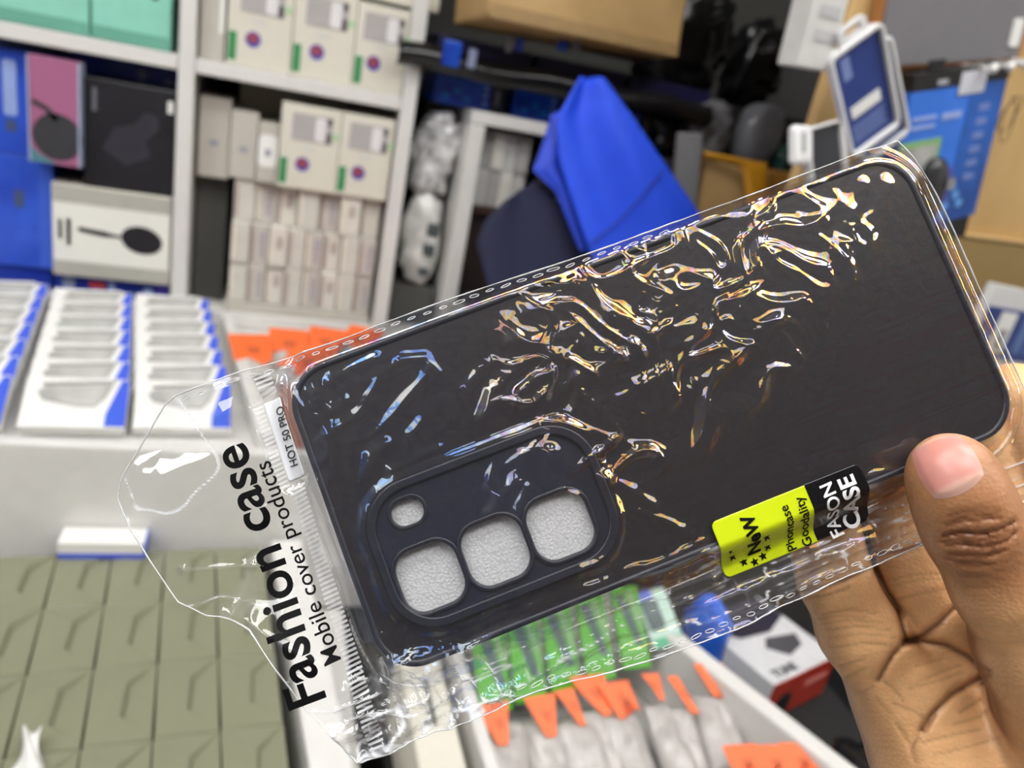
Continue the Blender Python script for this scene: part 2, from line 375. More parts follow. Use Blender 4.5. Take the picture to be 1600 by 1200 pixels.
# pink and black boxes above it
t, w_, h_ = carton('headphone_box', 'pink box with a dark headphone picture on the headset box', 'box', -0.302, -0.2435, 1.2395, 1.372, 1.19, 1.222, PINK)
on_front_pts(t, 'headphone_picture', ell(.003, .036, .029, .030, rot=.2), DARKG, .001)
on_front_pts(t, 'headband_picture', [(-.024, .080), (-.008, .073), (.006, .060), (.000, .055), (-.012, .068), (-.026, .074)], DARKG, .001)
on_front_pts(t, 'teal_corner', [(-.0285, .001), (.002, .001), (-.020, .012), (-.0285, .022)], mat('teal print', (80, 130, 140), .4), .0006)
obj('clear_edge', box((-.0305, -.002, .0), (-.0285, .03, .132), .0005), mat('frosted edge', (170, 180, 205), .3), t)
obj('clear_edge', box((.0275, -.002, .0), (.030, .03, .132), .0005), mat('frosted edge', (170, 180, 205), .3), t)
t, w_, h_ = carton('headphone_box', 'black shiny box right of the pink box in the cubby', 'box', -0.242, -0.130, 1.2145, 1.356, 1.208, 1.30, BLACK)
on_front(t, 'silver_lettering', -.046, -.041, .10, .130, mat('dull silver ink', (112, 114, 122), .4))
on_front_pts(t, 'headphone_picture', [(-.034, .052), (-.020, .082), (.004, .090), (.018, .108), (.034, .106), (.036, .088), (.020, .070), (.026, .050), (-.004, .034)], mat('faint slate print', (52, 52, 60), .3, .2, 12), .0006)
on_front(t, 'side_tab', .046, .053, .112, .128, LABEL)
t, w_, h_ = carton('gadget_box', 'blue box with white logos behind the pink and black boxes', 'box', -0.282, -0.130, 1.2395, 1.378, 1.31, 1.39, BLUE)
on_front(t, 'logo', .012, .026, .118, .130, PALEB, r=.005); on_front(t, 'logo', .048, .062, .112, .124, PALEB, r=.005)

# right bay: earbud boxes
def earbud_box(label, x0, z0, y0=1.21, hgt=.118, group='white earbud boxes with a window', wd=.083):
    t, w_, h_ = carton('earbud_box', label, 'box', x0, x0 + wd, z0, z0 + hgt, y0, y0 + .045, CREAM, group)
    win = on_front(t, 'window', -.026, .030, hgt * .58, hgt * .90, mat('grey window', (176, 172, 170), 0.12, 0.06, 30), r=.002)
    on_front(t, 'charging_case_picture', .006, .021, hgt * .60, hgt * .88, mat('bright picture', (224, 222, 222), .3), .001, r=.004)
    on_front(t, 'dark_edge', .022, .029, hgt * .59, hgt * .72, mat('dark picture', (88, 84, 86), .4), .001, r=.003); on_front(t, 'dark_edge', .022, .029, hgt * .80, hgt * .89, mat('dark picture', (88, 84, 86), .4), .001, r=.003)
    on_front(t, 'green_strip', -w_ / 2 + .002, -w_ / 2 + .0125, .006, .042, GREEN)
    lg = on_front_pts(t, 'logo', ell(-.008, .036, .010, .010), mat('logo blue', (70, 84, 180), .4), .0008)
    on_front_pts(lg, 'logo_top', ell(-.0085, .0375, .0078, .0070, 20), mat('logo red', (150, 72, 92), .4), .0012)
    on_front(t, 'grey_lettering', -.010, .008, .056, .062, mat('pale ink', (205, 204, 198), .5))
    on_front(t, 'green_seal', .031, .039, hgt * .64, hgt * .72, mat('pale green ink', (170, 205, 160), .5), r=.003)
    return t
TZ = 1.4045
earbud_box('white earbud box on the top shelf, left of its row of three', -0.070, TZ)
earbud_box('white earbud box on the top shelf, middle of its row of three', 0.014, TZ)
earbud_box('white earbud box at the right end of the top shelf row', 0.098, TZ, hgt=.112, wd=.072)
earbud_box('white earbud box on the cubby stack, beside the white sticker box', 0.008, 1.2505)
earbud_box('white earbud box on the cubby stack, against the side panel', 0.092, 1.2505, wd=.076)
# boxes on top of the top-shelf earbud row, above
carton('gadget_box', 'cream carton lying on top of the earbud row by the shelf end', 'box', 0.02, 0.21, 1.5235, 1.575, 1.225, 1.36, CREAM)
t, w_, h_ = carton('gadget_box', 'grey white carton at the left end of the top earbud row', 'box', -0.104, -0.073, TZ, 1.50, 1.215, 1.32, GREYW)
on_front(t, 'white_tape', .008, .014, .035, .09, LABEL, r=.002)
# lower right cubby: plain boxes behind and beside the earbud boxes
def plain(label, x0, x1, z0, z1, y0, d=.09, g='plain grey white cartons in the cubby'):
    t, w_, h_ = carton('plain_carton', label, 'box', x0, x1, z0, z1, y0, y0 + d, GREYW, g)
    on_front(t, 'grey_mark', -.006, .006, h_ * .40, h_ * .48, mat('blue grey ink', (150, 152, 160), .5), r=.002)
    return t
plain('tall grey white carton nearest the shelf divider', -0.102, -0.060, 1.245, 1.356, 1.235)
plain('tall grey white carton between the divider carton and the sticker carton', -0.059, -0.022, 1.2505, 1.345, 1.228)
t = plain('narrow cream carton with a round white sticker', -0.021, 0.007, 1.2505, 1.335, 1.222)
on_front(t, 'white_sticker', -.013, .013, .022, .068, LABEL, .001, r=.008); on_front(t, 'sticker_mark', -.004, .004, .038, .048, mat('blue grey ink', (150, 152, 160), .5), .0013)
plain('flat grey white carton at the back of the cubby, left one', -0.055, 0.055, 1.30, 1.384, 1.335, .10)
plain('flat grey white carton at the back of the cubby, middle one', 0.056, 0.110, 1.30, 1.382, 1.335, .10)
plain('flat grey white carton at the back of the cubby, by the side panel', 0.112, 0.168, 1.30, 1.375, 1.335, .10)
carton('storage_box', 'dark grey storage box at the back of the cubby holding cartons up', 'box', -0.10, 0.168, SB + .0005, 1.2995, 1.335, 1.55, mat('dark card', (74, 74, 70), .7))
carton('storage_box', 'dark grey storage box under the carton nearest the divider', 'box', -0.104, -0.060, SB + .0005, 1.2445, 1.262, 1.33, mat('dark card', (74, 74, 70), .7))
# rows of small white boxes
SM = [mat('small card a', (206, 203, 193), .5), mat('small card b', (196, 191, 183), .5), mat('small card c', (216, 212, 202), .5)]
rows = [(SB + .0145, 'bottom'), (SB + .0145 + .0613, 'middle'), (SB + .0145 + .1226, 'top')]
obj_under = carton('gadget_box', 'long flat grey box under the rows of small white boxes', 'box', -0.052, 0.165, SB + .0003, SB + .0138, 1.212, 1.33, GREYW)
for rz, rn in rows:
    n = 8 if rn != 'top' else 7
    wd = .2145 / n
    for k in range(n):
        x0 = -0.050 + k * wd
        jz = .0603 if rn != 'bottom' or True else .058
        lab = f'small white box in the {rn} row of the cubby stack, ' + (f'{ORD[k]} from the left' if k < n - 1 else 'against the side panel')
        t, w_, h_ = carton('small_box', lab, 'box', x0 + .0006, x0 + wd - .0006, rz, rz + .0607, 1.216 + random.uniform(0, .012) + (.010 if rn == 'top' and k < 3 else 0), 1.325, SM[(k + len(rn)) % 3], 'small white boxes stacked in the cubby')
        on_front(t, 'printed_edge', -w_ / 2 + .001, -w_ / 2 + .006, .004, .054, mat('greige ink', (176, 160, 152), .5) if (k + len(rn)) % 2 else mat('warm white', (226, 218, 204), .5))
        if k % 3 == 1: on_front(t, 'grey_panel', .001, .008, .010, .050, mat('mauve ink', (172, 164, 170), .5))
        if k % 3 == 2: on_front(t, 'corner_mark', -.001, .006, .028, .046, mat('greige ink', (176, 160, 152), .5), r=.001)
# ------------------------------------------------------------------ upper deck: shingled white packs
WCARD = mat('white card', (226, 225, 221), 0.4, 0.02)
STRIP = mat('cobalt print', (62, 104, 214), 0.35, 0.1, 20, second=(70, 84, 205))
WINDOW = mat('grey blister', (140, 140, 136), 0.12, 0.15, 25, second=(178, 178, 174))
def white_pack(label):
    t = thing('white_pack', label, 'pack', T((0, 0, 0)), 'shingled white packs with a blue edge')
    obj('card_box', box((-.049, 0, 0), (.049, .069, .014), .0015), WCARD, t)
    obj('blue_edge', poly([(.0485, .002), (.0485, .066), (.041, .066), (.029, .018), (.029, .002)], .0141, .0147), STRIP, t)
    b = obj('shaded_window', poly([(-.036, .046), (-.031, .036), (.000, .028), (.018, .028), (.026, .040), (.032, .058), (.010, .055), (-.030, .052)], .0142, .0165), WINDOW, t)  # window grey also stands in for the shadow gap between packs
    obj('window_rim', poly([(-.032, .0545), (.033, .0605), (.035, .0645), (-.032, .059)], .0142, .0205), WCARD, t)
    return t
def copy_tree(src, mw, label, group=None):
    r = src.copy(); COL.objects.link(r); r.matrix_world = mw; r['label'] = label
    if group: r['group'] = group
    for ch in list(src.children):
        c = ch.copy(); COL.objects.link(c); c.parent = r
        for g in list(ch.children):
            d = g.copy(); COL.objects.link(d); d.parent = c
    return r
pk0 = None
colname = ['left', 'middle', 'right']
for ci, (xb, yb, xf, yf) in enumerate([(-.287, 1.183, -.236, .796), (-.179, 1.178, -.125, .805), (-.078, 1.188, -.021, .816)]):
    yaw = math.atan2(xf - xb, yb - yf)
    for k in range(7):
        s = (k + .14) / 7.15
        ex, ey = xf + (xb - xf) * s, yf + (yb - yf) * s
        M = T((ex, ey, DECK + .0068)) @ Matrix.Rotation(yaw * .5, 4, 'Z') @ T((-.049, 0, 0)) @ Matrix.Rotation(math.radians(25), 4, 'X') @ T((0, 0, -.005))
        lab = f'white pack with blue right edge, {ORD[k]} from the front in the {colname[ci]} column'
        if pk0 is None: pk0 = white_pack(lab); pk0.matrix_world = M
        else: copy_tree(pk0, M, lab)
obj('tray_rail', wallbox((.006, .80), (-.055, 1.185), .016, DECK, DECK + .024, .002), WHITE, ct)

# ------------------------------------------------------------------ lower deck: sage embossed boxes
SAGE = mat('sage card', (129, 130, 107), 0.26, 0.04, 12)
def facet_mesh(wd, ln, hh):
    """A card box whose lid has an embossed step running from the far right corner round to the near right corner."""
    bm = bmesh.new(); x, y = wd / 2, ln; V = bm.verts.new
    a = [V((-x, 0, 0)), V((x, 0, 0)), V((x, y, 0)), V((-x, y, 0))]
    m = [V((-x, 0, hh - .006)), V((x, 0, hh - .006))]
    b = [V((-x + .001, .0045, hh - .0012)), V((x - .0006, .0030, hh - .0015)), V((x, y, hh - .001)), V((-x, y, hh - .001))]
    p1, p2 = V((.002, y * .74, hh + .0012)), V((-.0005, y * .30, hh + .0012)); r1, r2 = V((.0050, y * .725, hh - .0045)), V((.0022, y * .315, hh - .0045))
    q = V((-x * .40, y * .80, hh + .0012))
    for f in ((a[3], a[2], a[1], a[0]), (a[0], a[1], m[1], m[0]), (m[0], m[1], b[1], b[0]), (a[1], a[2], b[2], b[1], m[1]), (a[2], a[3], b[3], b[2]), (a[3], a[0], m[0], b[0], b[3]),
              (b[3], q, p1, b[2]), (b[3], b[0], p2, p1, q), (b[0], b[1], p2), (b[2], p1, r1), (p1, p2, r2, r1), (p2, b[1], r2), (b[2], r1, r2, b[1])):
        bm.faces.new(f)
    bmesh.ops.recalc_face_normals(bm, faces=bm.faces)
    es = [e for e in bm.edges if e.is_manifold and e.calc_face_angle(0) > .12]
    bmesh.ops.bevel(bm, geom=es, offset=.0007, segments=2, affect='EDGES')
    bmesh.ops.recalc_face_normals(bm, faces=bm.faces)
    return bm
sage_me = None
ang = math.radians(5)
GM = T((-.162, .580, LOW + .0005)) @ Matrix.Rotation(ang, 4, 'Z')
rown = ['front', 'second', 'third', 'back']
cols = list(range(-4, 4))
for j, ri in enumerate((-2, -1, 0, 1)):
    for ci in cols:
        M = GM @ T((ci * .0495 + .02475, ri * .0855, 0))
        p = M.translation
        if (j < 2 and p.x < -.24): continue
        k = ci - cols[0]
        lab = f'sage green embossed box in the {rown[j]} row, ' + ('against the white divider' if ci == 3 else f'{ORD[3 - ci]} from the white divider')
        if sage_me is None:
            bm = facet_mesh(.0488, .0846, .09); sage_me = bpy.data.meshes.new('embossed_box'); bm.to_mesh(sage_me); bm.free()
            sage_me.materials.append(SAGE)
        o = obj('embossed_box', sage_me, None); o.matrix_world = M
        tag(o, lab, 'box', 'sage green embossed boxes')
# small white and blue box lying against the riser, and a scrap of plastic
t = thing('gadget_box', 'small white box with blue edge lying against the counter riser', 'box', T((-.135, .7545, LOW + .0905)))
obj('box_body', box((-.040, -.014, 0), (.040, .015, .019), .0015), WCARD, t)
obj('blue_edge', box((-.0402, -.0143, .0), (.0402, -.0105, .0065), .0005), STRIP, t)
obj('blue_end', box((.0385, -.0141, .0), (.0404, .0152, .0188), .0005), STRIP, t)
o = obj('plastic_wrap', solid_sheet(np.array([[[x * .011 * (1 - .5 * y) + .003 * math.sin(5 * y + x), y * .035, .004 + .004 * math.sin(3 * x + 4 * y) + .010 * y] for y in np.linspace(0, 1, 12)] for x in np.linspace(-1, 1, 9)]), (0, 0, 1), .0006), mat('milky plastic', (220, 220, 216), .25, .02))
_p = onZ(42, 1196, LOW + .092); o.matrix_world = T((_p.x, _p.y - .012, LOW + .0895)); tag(o, 'twisted white plastic scrap on the front sage boxes', 'plastic scrap')

# ------------------------------------------------------------------ trays with orange tagged bags
ORANGE = mat('orange card', (240, 108, 50), 0.45, 0.06)
BAGM = mat('clear pouch with white cable', (166, 161, 157), 0.35, 0.05, 60, second=(186, 182, 178), bump=.12, bscale=120, coat=.15)
def pouch_mesh(wd, ln, th, seed):
    n, m = 12, 18; P = np.zeros((n, m, 3))
    for i in range(n):
        for j in range(m):
            a, b = i / (n - 1) * 2 - 1, j / (m - 1)
            e = max(0, 1 - a * a) ** .6 * max(0, 1 - (2 * b - 1) ** 4) ** .5
            P[i, j] = (a * wd / 2, b * ln, .0015 + th * e * (.75 + .5 * float(vn(a * 2 + seed, b * 5, seed))))
    return solid_sheet(P, (0, 0, -1), .0014)
def tag_bag(label, M, seed, wd=.034, ln=.095, orange=None, grp='clear bags with orange tags in the front tray'):
    t = thing('tagged_bag', label, 'bag', M, grp)
    obj('clear_pouch', pouch_mesh(wd, ln * .72, .006, seed), BAGM, t, T((0, 0, .001)))
    pts = orange or [(-wd * .48, ln * 1.02), (wd * .48, ln * 1.02), (wd * .30, ln * .80), (wd * .16, ln * .62), (-wd * .12, ln * .62), (-wd * .30, ln * .80)]
    c = obj('orange_tag', poly(pts, .0085, .0098), ORANGE, t)
    cx = sum(p[0] for p in pts) / len(pts); cy = sum(p[1] for p in pts) / len(pts)
    obj('tag_fold', poly([(cx * .7 + p[0] * .3 + .002, cy * .75 + p[1] * .25) for p in pts], .0099, .0104), mat('dark orange print', (200, 92, 48), .5), c)
    return t
# front tray: a white plastic tray skewed on the lower deck
ft = thing('plastic_tray', 'white plastic tray of orange tagged bags below the phone case', 'tray', T((0, 0, LOW + .0005)))
A, B = Vector((.392, .70)), Vector((.540, .375))
C_, D_ = Vector((.208, .70)), Vector((.214, .375))
bm = bmesh.new(); vs = [bm.verts.new((p.x, p.y, z)) for z in (0, .004) for p in (C_, A, B, D_)]
for f in ((3, 2, 1, 0), (4, 5, 6, 7), (0, 1, 5, 4), (1, 2, 6, 5), (2, 3, 7, 6), (3, 0, 4, 7)): bm.faces.new([vs[k] for k in f])
obj('tray_floor', bm, mat('tray floor', (176, 172, 168), .5), ft)
TW = .095
obj('tray_wall', wallbox(B, A, .022, .0, TW, .004), WHITE, ft)
obj('tray_wall', wallbox(C_, D_, .012, .0, TW, .003), WHITE, ft)
obj('tray_wall', wallbox(A, C_, .012, .0, TW, .003), WHITE, ft)
spots = [(775, 1128), (850, 1116), (888, 1106), (925, 1088), (965, 1094), (1022, 1080), (1060, 1085), (1115, 1066)]
nm = ['leftmost, wide tag', 'second from left, wide tag', 'third from left, narrow tag', 'fourth from left, long tag', 'fifth from left, tag folded in two', 'third from right, small tag', 'second from right, thin slanting tag', 'rightmost, tag split in two']
shapes = [None, None, [(-.010, .096), (.010, .098), (.012, .062), (.006, .062), (-.004, .085)], [(-.019, .100), (.019, .100), (.014, .060), (.006, .060), (-.012, .085)],
          [(-.018, .096), (.016, .098), (.020, .068), (.016, .070), (.004, .088), (.002, .062), (-.004, .062)], [(-.010, .097), (.010, .097), (.008, .070), (.003, .070), (-.002, .085)],
          [(-.008, .098), (.004, .098), (.016, .060), (.008, .060)], [(-.018, .099), (.016, .099), (.026, .066), (.018, .066), (.006, .085), (.000, .064), (-.006, .066)]]
def lie(px, py, z, yaw, pitch, dy=.08):
    p = onZ(px, py, z); return T((p.x, p.y, z)) @ Matrix.Rotation(yaw, 4, 'Z') @ Matrix.Rotation(pitch, 4, 'X') @ T((0, -dy, -.008))
for k, (px, py) in enumerate(spots):
    tag_bag(f'clear bag with orange tag in the front tray, {nm[k]}', lie(px, py, .925, math.radians(8 - 1.5 * k), math.radians(24)), k, .034 if k not in (5, 6) else .026, .095, shapes[k])
for k, (px, py) in enumerate([(1160, 1187), (1205, 1187), (1248, 1184)]):
    tag_bag(['clear bag with orange tag at the bottom of the picture, left of three', 'clear bag with orange tag at the bottom of the picture, middle of three', 'clear bag with orange tag at the bottom of the picture, right of three'][k], lie(px, py, .925, math.radians(-4 - 4 * k), math.radians(20)), k + 20, .032, .09, [(-.017, .092), (.017, .094), (.017, .066), (.009, .066), (.005, .080), (-.004, .068), (-.013, .066)])
# more clear pouches filling the tray, lower
for k, (px, py) in enumerate([(860, 1185), (925, 1180), (990, 1172), (1055, 1163), (1120, 1140), (800, 1190)]):
    o = obj('cable_bag', pouch_mesh(.036, .085, .012, 40 + k), BAGM); o.matrix_world = lie(px, py, .905, math.radians(6 - 3 * k), math.radians(16), .045)
    tag(o, f'clear bag of white cable without a tag in the front tray, {["second", "third", "fourth", "fifth", "rightmost", "first"][k]}{"" if k == 4 else " from left"}', 'bag', 'untagged clear bags in the front tray')
# bedding of bags that hold the upper ones up
o = obj('pouch_pile', box((.232, .41, LOW + .005), (.385, .680, LOW + .052), .01), mat('pile of clear pouches', (150, 147, 143), .4, .2, 40), None); tag(o, 'layer of flat clear pouches at the bottom of the front tray', 'pouches', None, 'stuff')
# green packs at the back of the tray
GRN = mat('green card', (76, 158, 30), 0.35, 0.08, 20)
gs = [(768, 1033), (822, 1020), (876, 1005), (930, 990), (985, 975)]
for k, (px, py) in enumerate(gs):
    p = onZ(px, py, .945)
    M = T((p.x, p.y, .945)) @ Matrix.Rotation(math.radians(4), 4, 'Z') @ Matrix.Rotation(math.radians(42), 4, 'X')
    t = thing('green_pack', f'green pack with dark slanting stripe behind the orange tags, {["leftmost", "second from left", "middle one", "second from right", "rightmost"][k]}', 'pack', M, 'green packs at the back of the tray')
    obj('card_box', box((-.0165, -.045, -.006), (.0165, .040, 0), .001), GRN, t)
    obj('dark_stripe', poly([(-.0130, .030), (-.002, .030), (.012, -.022), (.003, -.022)], .0002, .0008), mat('slate print', (62, 84, 84), .4), t)
    obj('clear_stripe', poly([(.000, .034), (.006, .034), (.0132, .004), (.0132, -.012)], .0002, .0007), mat('grey green print', (130, 160, 120), .3), t)
def facebox(name, label, cat, pts, P, n, th, m, group=None, bev=.001, part='box_body'):
    """A box whose front face is fitted to four picture corners (tl, tr, br, bl) on the plane (P, n)."""
    q = [onP(a, b, P, n) for a, b in pts]
    M, w_, h_ = frame(*q)
    t = thing(name, label, cat, M, group)
    if m is not None: obj(part, box((-w_ / 2, 0, -th), (w_ / 2, h_, 0), bev), m, t)
    return t, w_, h_
def patch(t, name, u0, v0, u1, v1, w_, h_, m, z=.0006, r=0.0, pts=None):
    """A printed patch in face units (0..1 across and up)."""
    if pts: q = [((u - .5) * w_, v * h_) for u, v in pts]
    else:
        a, b = (u1 - u0) * w_, (v1 - v0) * h_
        q = rrect(a, b, max(1e-4, r), 4 if r else 1, ((u0 + u1) / 2 - .5) * w_, (v0 + v1) / 2 * h_)
    return obj(name, poly(q, .0001, z), m, t)
t, w_, h_ = facebox('charger_pack', 'blue and clear charger pack behind the green packs', 'pack', [(985, 930), (1030, 918), (1078, 1000), (1030, 1012)], (.40, .62, .945), (-.1, -.55, .8), .01, mat('pale mint card', (176, 205, 190), .4))
patch(t, 'dark_plug', .1, .30, .55, .85, w_, h_, mat('slate print', (62, 84, 84), .4), .004, .004); patch(t, 'blue_corner', .0, .8, .5, 1.0, w_, h_, STRIP); patch(t, 'teal_foot', .05, .0, .95, .16, w_, h_, mat('teal green print', (60, 160, 120), .4))
# white box between the trays
t = thing('slotted_box', 'white box with a dark slot between the divider and the orange tray', 'box', T((.168, .40, LOW + .0005)) @ Matrix.Rotation(math.radians(0), 4, 'Z'), None)
obj('box_body', box((-.020, -.05, 0), (.020, .20, .088), .004), CREAM, t); obj('slot', poly([(-.002, .10), (.003, .10), (.003, .155), (-.002, .155)], .0881, .0886), mat('dark slot', (96, 96, 84), .6), t)

# left orange bags on the upper deck
for k, (px, py) in enumerate([(392, 548), (448, 538), (505, 535), (560, 532), (475, 565)]):
    M = lie(px, py, DECK + .028, math.radians(10 - 12 * k), math.radians(14), .05)
    tag_bag(f'orange tagged bag on the upper deck, ' + ['beside the tray rail', 'second from the tray rail', 'in front of the middle of the shelf bay', 'below the shelf side panel', 'nearest the clear case bag'][k], M, 60 + k, .05, .085, [(-.026, .086), (.027, .088), (.026, .030), (.012, .016), (-.004, .034), (-.024, .022)], 'orange tagged bags on the upper deck')
o = obj('pouch_pile', box((.030, .80, DECK + .0005), (.20, 1.17, DECK + .012), .004), mat('brown card', (150, 96, 72), .6), None); tag(o, 'brown card liner under the orange bags on the upper deck', 'card liner')
o.name = 'card_liner'
# ------------------------------------------------------------------ second bay: clear plastic parcels, small boxes, blue boxes on top
PLAST = mat('crumpled clear plastic', (150, 152, 152), 0.1, 0.5, 45, second=(226, 226, 224), coat=.8, bump=.8, bscale=60)
PLAST2 = mat('milky bubble plastic', (188, 188, 184), 0.18, 0.25, 35, second=(214, 214, 210), coat=.5, bump=.5, bscale=60)
def lump_mesh(sx, sy, sz, seed, amp=.22, freq=3.0, nu=28, nv=20, e=.8):
    P = np.zeros((nu + 1, nv + 1, 3))
    for i in range(nu + 1):
        for j in range(nv + 1):
            a = 2 * math.pi * i / nu; b = math.pi * (j / nv - .5)
            ca, sa, cb, sb = math.cos(a), math.sin(a), math.cos(b), math.sin(b)
            f = lambda v: math.copysign(abs(v) ** e, v)
            k = 1 + amp * (float(vn(freq * ca * cb + seed * 3.1 + 9, freq * sa * cb + freq * sb * 1.7 + 5, seed)) * 2 - 1) * (abs(cb) ** .5)
            P[i, j] = (f(ca) * f(cb) * sx / 2 * k, f(sa) * f(cb) * sy / 2 * k, f(sb) * sz / 2 * k + sz / 2)
    bm = bmesh.new(); vs = [[bm.verts.new(P[i, j]) for j in range(nv + 1)] for i in range(nu)]
    for i in range(nu):
        for j in range(nv): bm.faces.new((vs[i][j], vs[(i + 1) % nu][j], vs[(i + 1) % nu][j + 1], vs[i][j + 1]))
    bmesh.ops.remove_doubles(bm, verts=bm.verts, dist=1e-6); bmesh.ops.recalc_face_normals(bm, faces=bm.faces)
    return bm
def lump(name, label, cat, c, sx, sy, sz, seed, m, yaw=0, tilt=0, group=None, **kw):
    o = obj(name, lump_mesh(sx, sy, sz, seed, **kw), m, smooth=True)
    o.matrix_world = T(c) @ Matrix.Rotation(yaw, 4, 'Z') @ Matrix.Rotation(tilt, 4, 'Y')
    return tag(o, label, cat, group)
# cream carton column under the parcels
a_ = onY(652, 440, 1.24)
t, w_, h_ = carton('plain_carton', 'grey carton holding up the wrapped parcels beside the shelf', 'box', .198, .270, SB + .0005, 1.115, 1.235, 1.40, mat('dark card', (74, 74, 70), .7))
lump('adapter_parcel', 'clear bag of white adapters in the narrow gap beside the shelf', 'parcel', (.236, 1.262, 1.1155), .062, .06, .150, 3, PLAST2, tilt=.04, amp=.16, freq=2.2)
ad = bpy.data.objects['adapter_parcel']
for z0, x0 in ((.055, .004), (.088, .006)): obj('dark_plug', box((x0 - .004, -.034, z0), (x0 + .016, -.022, z0 + .020), .003), mat('slate plug', (70, 78, 80), .4), ad)
obj('dark_plug', box((.000, -.033, .020), (.018, -.022, .036), .006), mat('slate plug', (70, 78, 80), .4), ad)
lump('foil_parcel', 'crumpled shiny clear parcel above the adapter bag', 'parcel', (.236, 1.268, 1.262), .068, .06, .125, 8, PLAST, tilt=.12, amp=.35, freq=3.2)
# cubby with small standing boxes
SB2 = 1.262
obj('small_shelf', box((.301, 1.23, SB2 - .012), (.45, 1.59, SB2), .001), mat('dark brown board', (64, 44, 36), .6), sh)
STR = [mat('pale grey card', (190, 188, 184), .5), mat('mid grey card', (164, 162, 160), .5), mat('stone card', (206, 202, 194), .5)]
for r in range(2):
    for k in range(4):
        x0 = .304 + k * .0205
        carton('slim_box', f'slim grey box standing in the second bay, {["lower", "upper"][r]} row, {ORD[k]} from the white side panel', 'box', x0, x0 + .0195, SB2 + .0008 + r * .058, SB2 + .0578 + r * .058, 1.226 + .004 * ((k * 3 + r) % 2), 1.30, STR[(k + r) % 3], 'slim grey boxes in the second bay')
# blue boxes with black ends on the second bay's top
DBLUE = mat('royal blue print', (24, 46, 168), 0.3, 0.3, 30, second=(24, 84, 190))
NIGHT = mat('black card', (20, 20, 22), 0.35, 0.1)
def royal(label, px0, px1, py0, py1):
    a, b = onY(px0, py1, 1.24), onY(px1, py0, 1.24)
    t, w_, h_ = carton('cable_box', label, 'box', a.x, b.x, 1.4045, min(b.z, 1.4445), 1.24, 1.36, DBLUE, 'blue boxes with black ends on the second bay')
    on_front(t, 'black_end', w_ / 2 - .024, w_ / 2 - .0005, .0005, h_ - .0005, NIGHT)
    on_front(t, 'grey_lettering', w_ / 2 - .016, w_ / 2 - .010, .010, h_ - .008, mat('slate lettering', (120, 122, 128), .5), .001)
    for q in range(3): on_front_pts(t, 'light_dot', ell(-w_ / 2 + .018 + .016 * q, .012 + .008 * (q % 2), .006, .005, 14), mat('azure ink', (30, 110, 200), .4), .0008)
    for q in range(3): on_front(t, 'small_icon', w_ / 2 - .034, w_ / 2 - .029, .008 + .011 * q, .013 + .011 * q, PALEB)
    return t
royal('blue box with a black end nearest the white shelf side', 676, 798, 108, 165)
royal('blue box with a black end between the first blue box and the blue bag', 800, 905, 112, 180)
royal('blue box with a black end partly behind the blue bag', 907, 1040, 116, 190)
# black plastic shelf liner hanging over, and a cardboard carton above it
BAGB = mat('black plastic', (17, 17, 19), 0.22, 0.15, 60, bump=.6, bscale=35)
bk = thing('black_tray', 'long black tray above the blue boxes, holding the tan carton', 'tray', T((0, 0, 0)))
p0, p1 = onY(628, 48, 1.17), onY(1190, 118, 1.17)
zb = 1.448
obj('tray_floor', box((.20, 1.193, zb), (.655, 1.55, zb + .008), .002), NIGHT, bk)
lip = np.zeros((30, 8, 3))
for i in range(30):
    for j in range(8):
        s, q = i / 29, j / 7
        lip[i, j] = (.155 + s * .50, 1.186 - .014 * math.sin(q * 3.1), zb + .030 - .032 * q + .003 * math.sin(s * 17))
obj('tray_lip', solid_sheet(lip, (0, 1, 0), .003), BAGB, bk)
for px, py, sx, sz in ((706, 98, .022, .030), (735, 92, .010, .022)):
    pass
for k, (px, py, wd, hh, m) in enumerate([(706, 84, .026, .034, DBLUE), (738, 92, .012, .026, mat('silver ink', (140, 150, 180), .3)), (812, 70, .012, .018, DBLUE), (880, 72, .016, .014, DBLUE), (796, 68, .009, .024, mat('slate lettering', (120, 122, 128), .5)), (902, 70, .010, .018, mat('slate lettering', (120, 122, 128), .5))]):
    a = onY(px, py, 1.17)
    obj('coloured_mark', box((a.x - wd / 2, 1.168, a.z - hh / 2), (a.x + wd / 2, 1.1735, a.z + hh / 2), .002), m, bk)
# row of blue cartons standing in the tray (behind the lip), carrying the tan carton
for k in range(3):
    carton('cable_box', ['dark blue box in the black tray, under the left of the tan carton', 'dark blue box in the black tray, under the middle of the tan carton', 'dark blue box in the black tray, under the right of the tan carton'][k], 'box', .215 + k * .155, .36 + k * .155, zb + .0085, zb + .05, 1.225, 1.38, mat('midnight print', (30, 30, 70), .4, .2), 'dark blue boxes inside the black tray')
TAN = mat('tan card', (168, 136, 88), 0.6, 0.08, 10, second=(180, 148, 98))
nrm = Vector((.18, -.97, .12)).normalized()
cpl = onY(900, 40, 1.13)
t, w_, h_ = facebox('tan_carton', 'tan cardboard carton on the black tray at the top', 'carton', [(790, -190), (1118, -110), (1034, 92), (757, 10)], cpl, nrm, .12, TAN, None, .006)
patch(t, 'lower_flap', .01, .0, .99, .10, w_, h_, mat('darker tan card', (150, 122, 80), .6, .1), .0012)  # darker band along the carton's lower edge
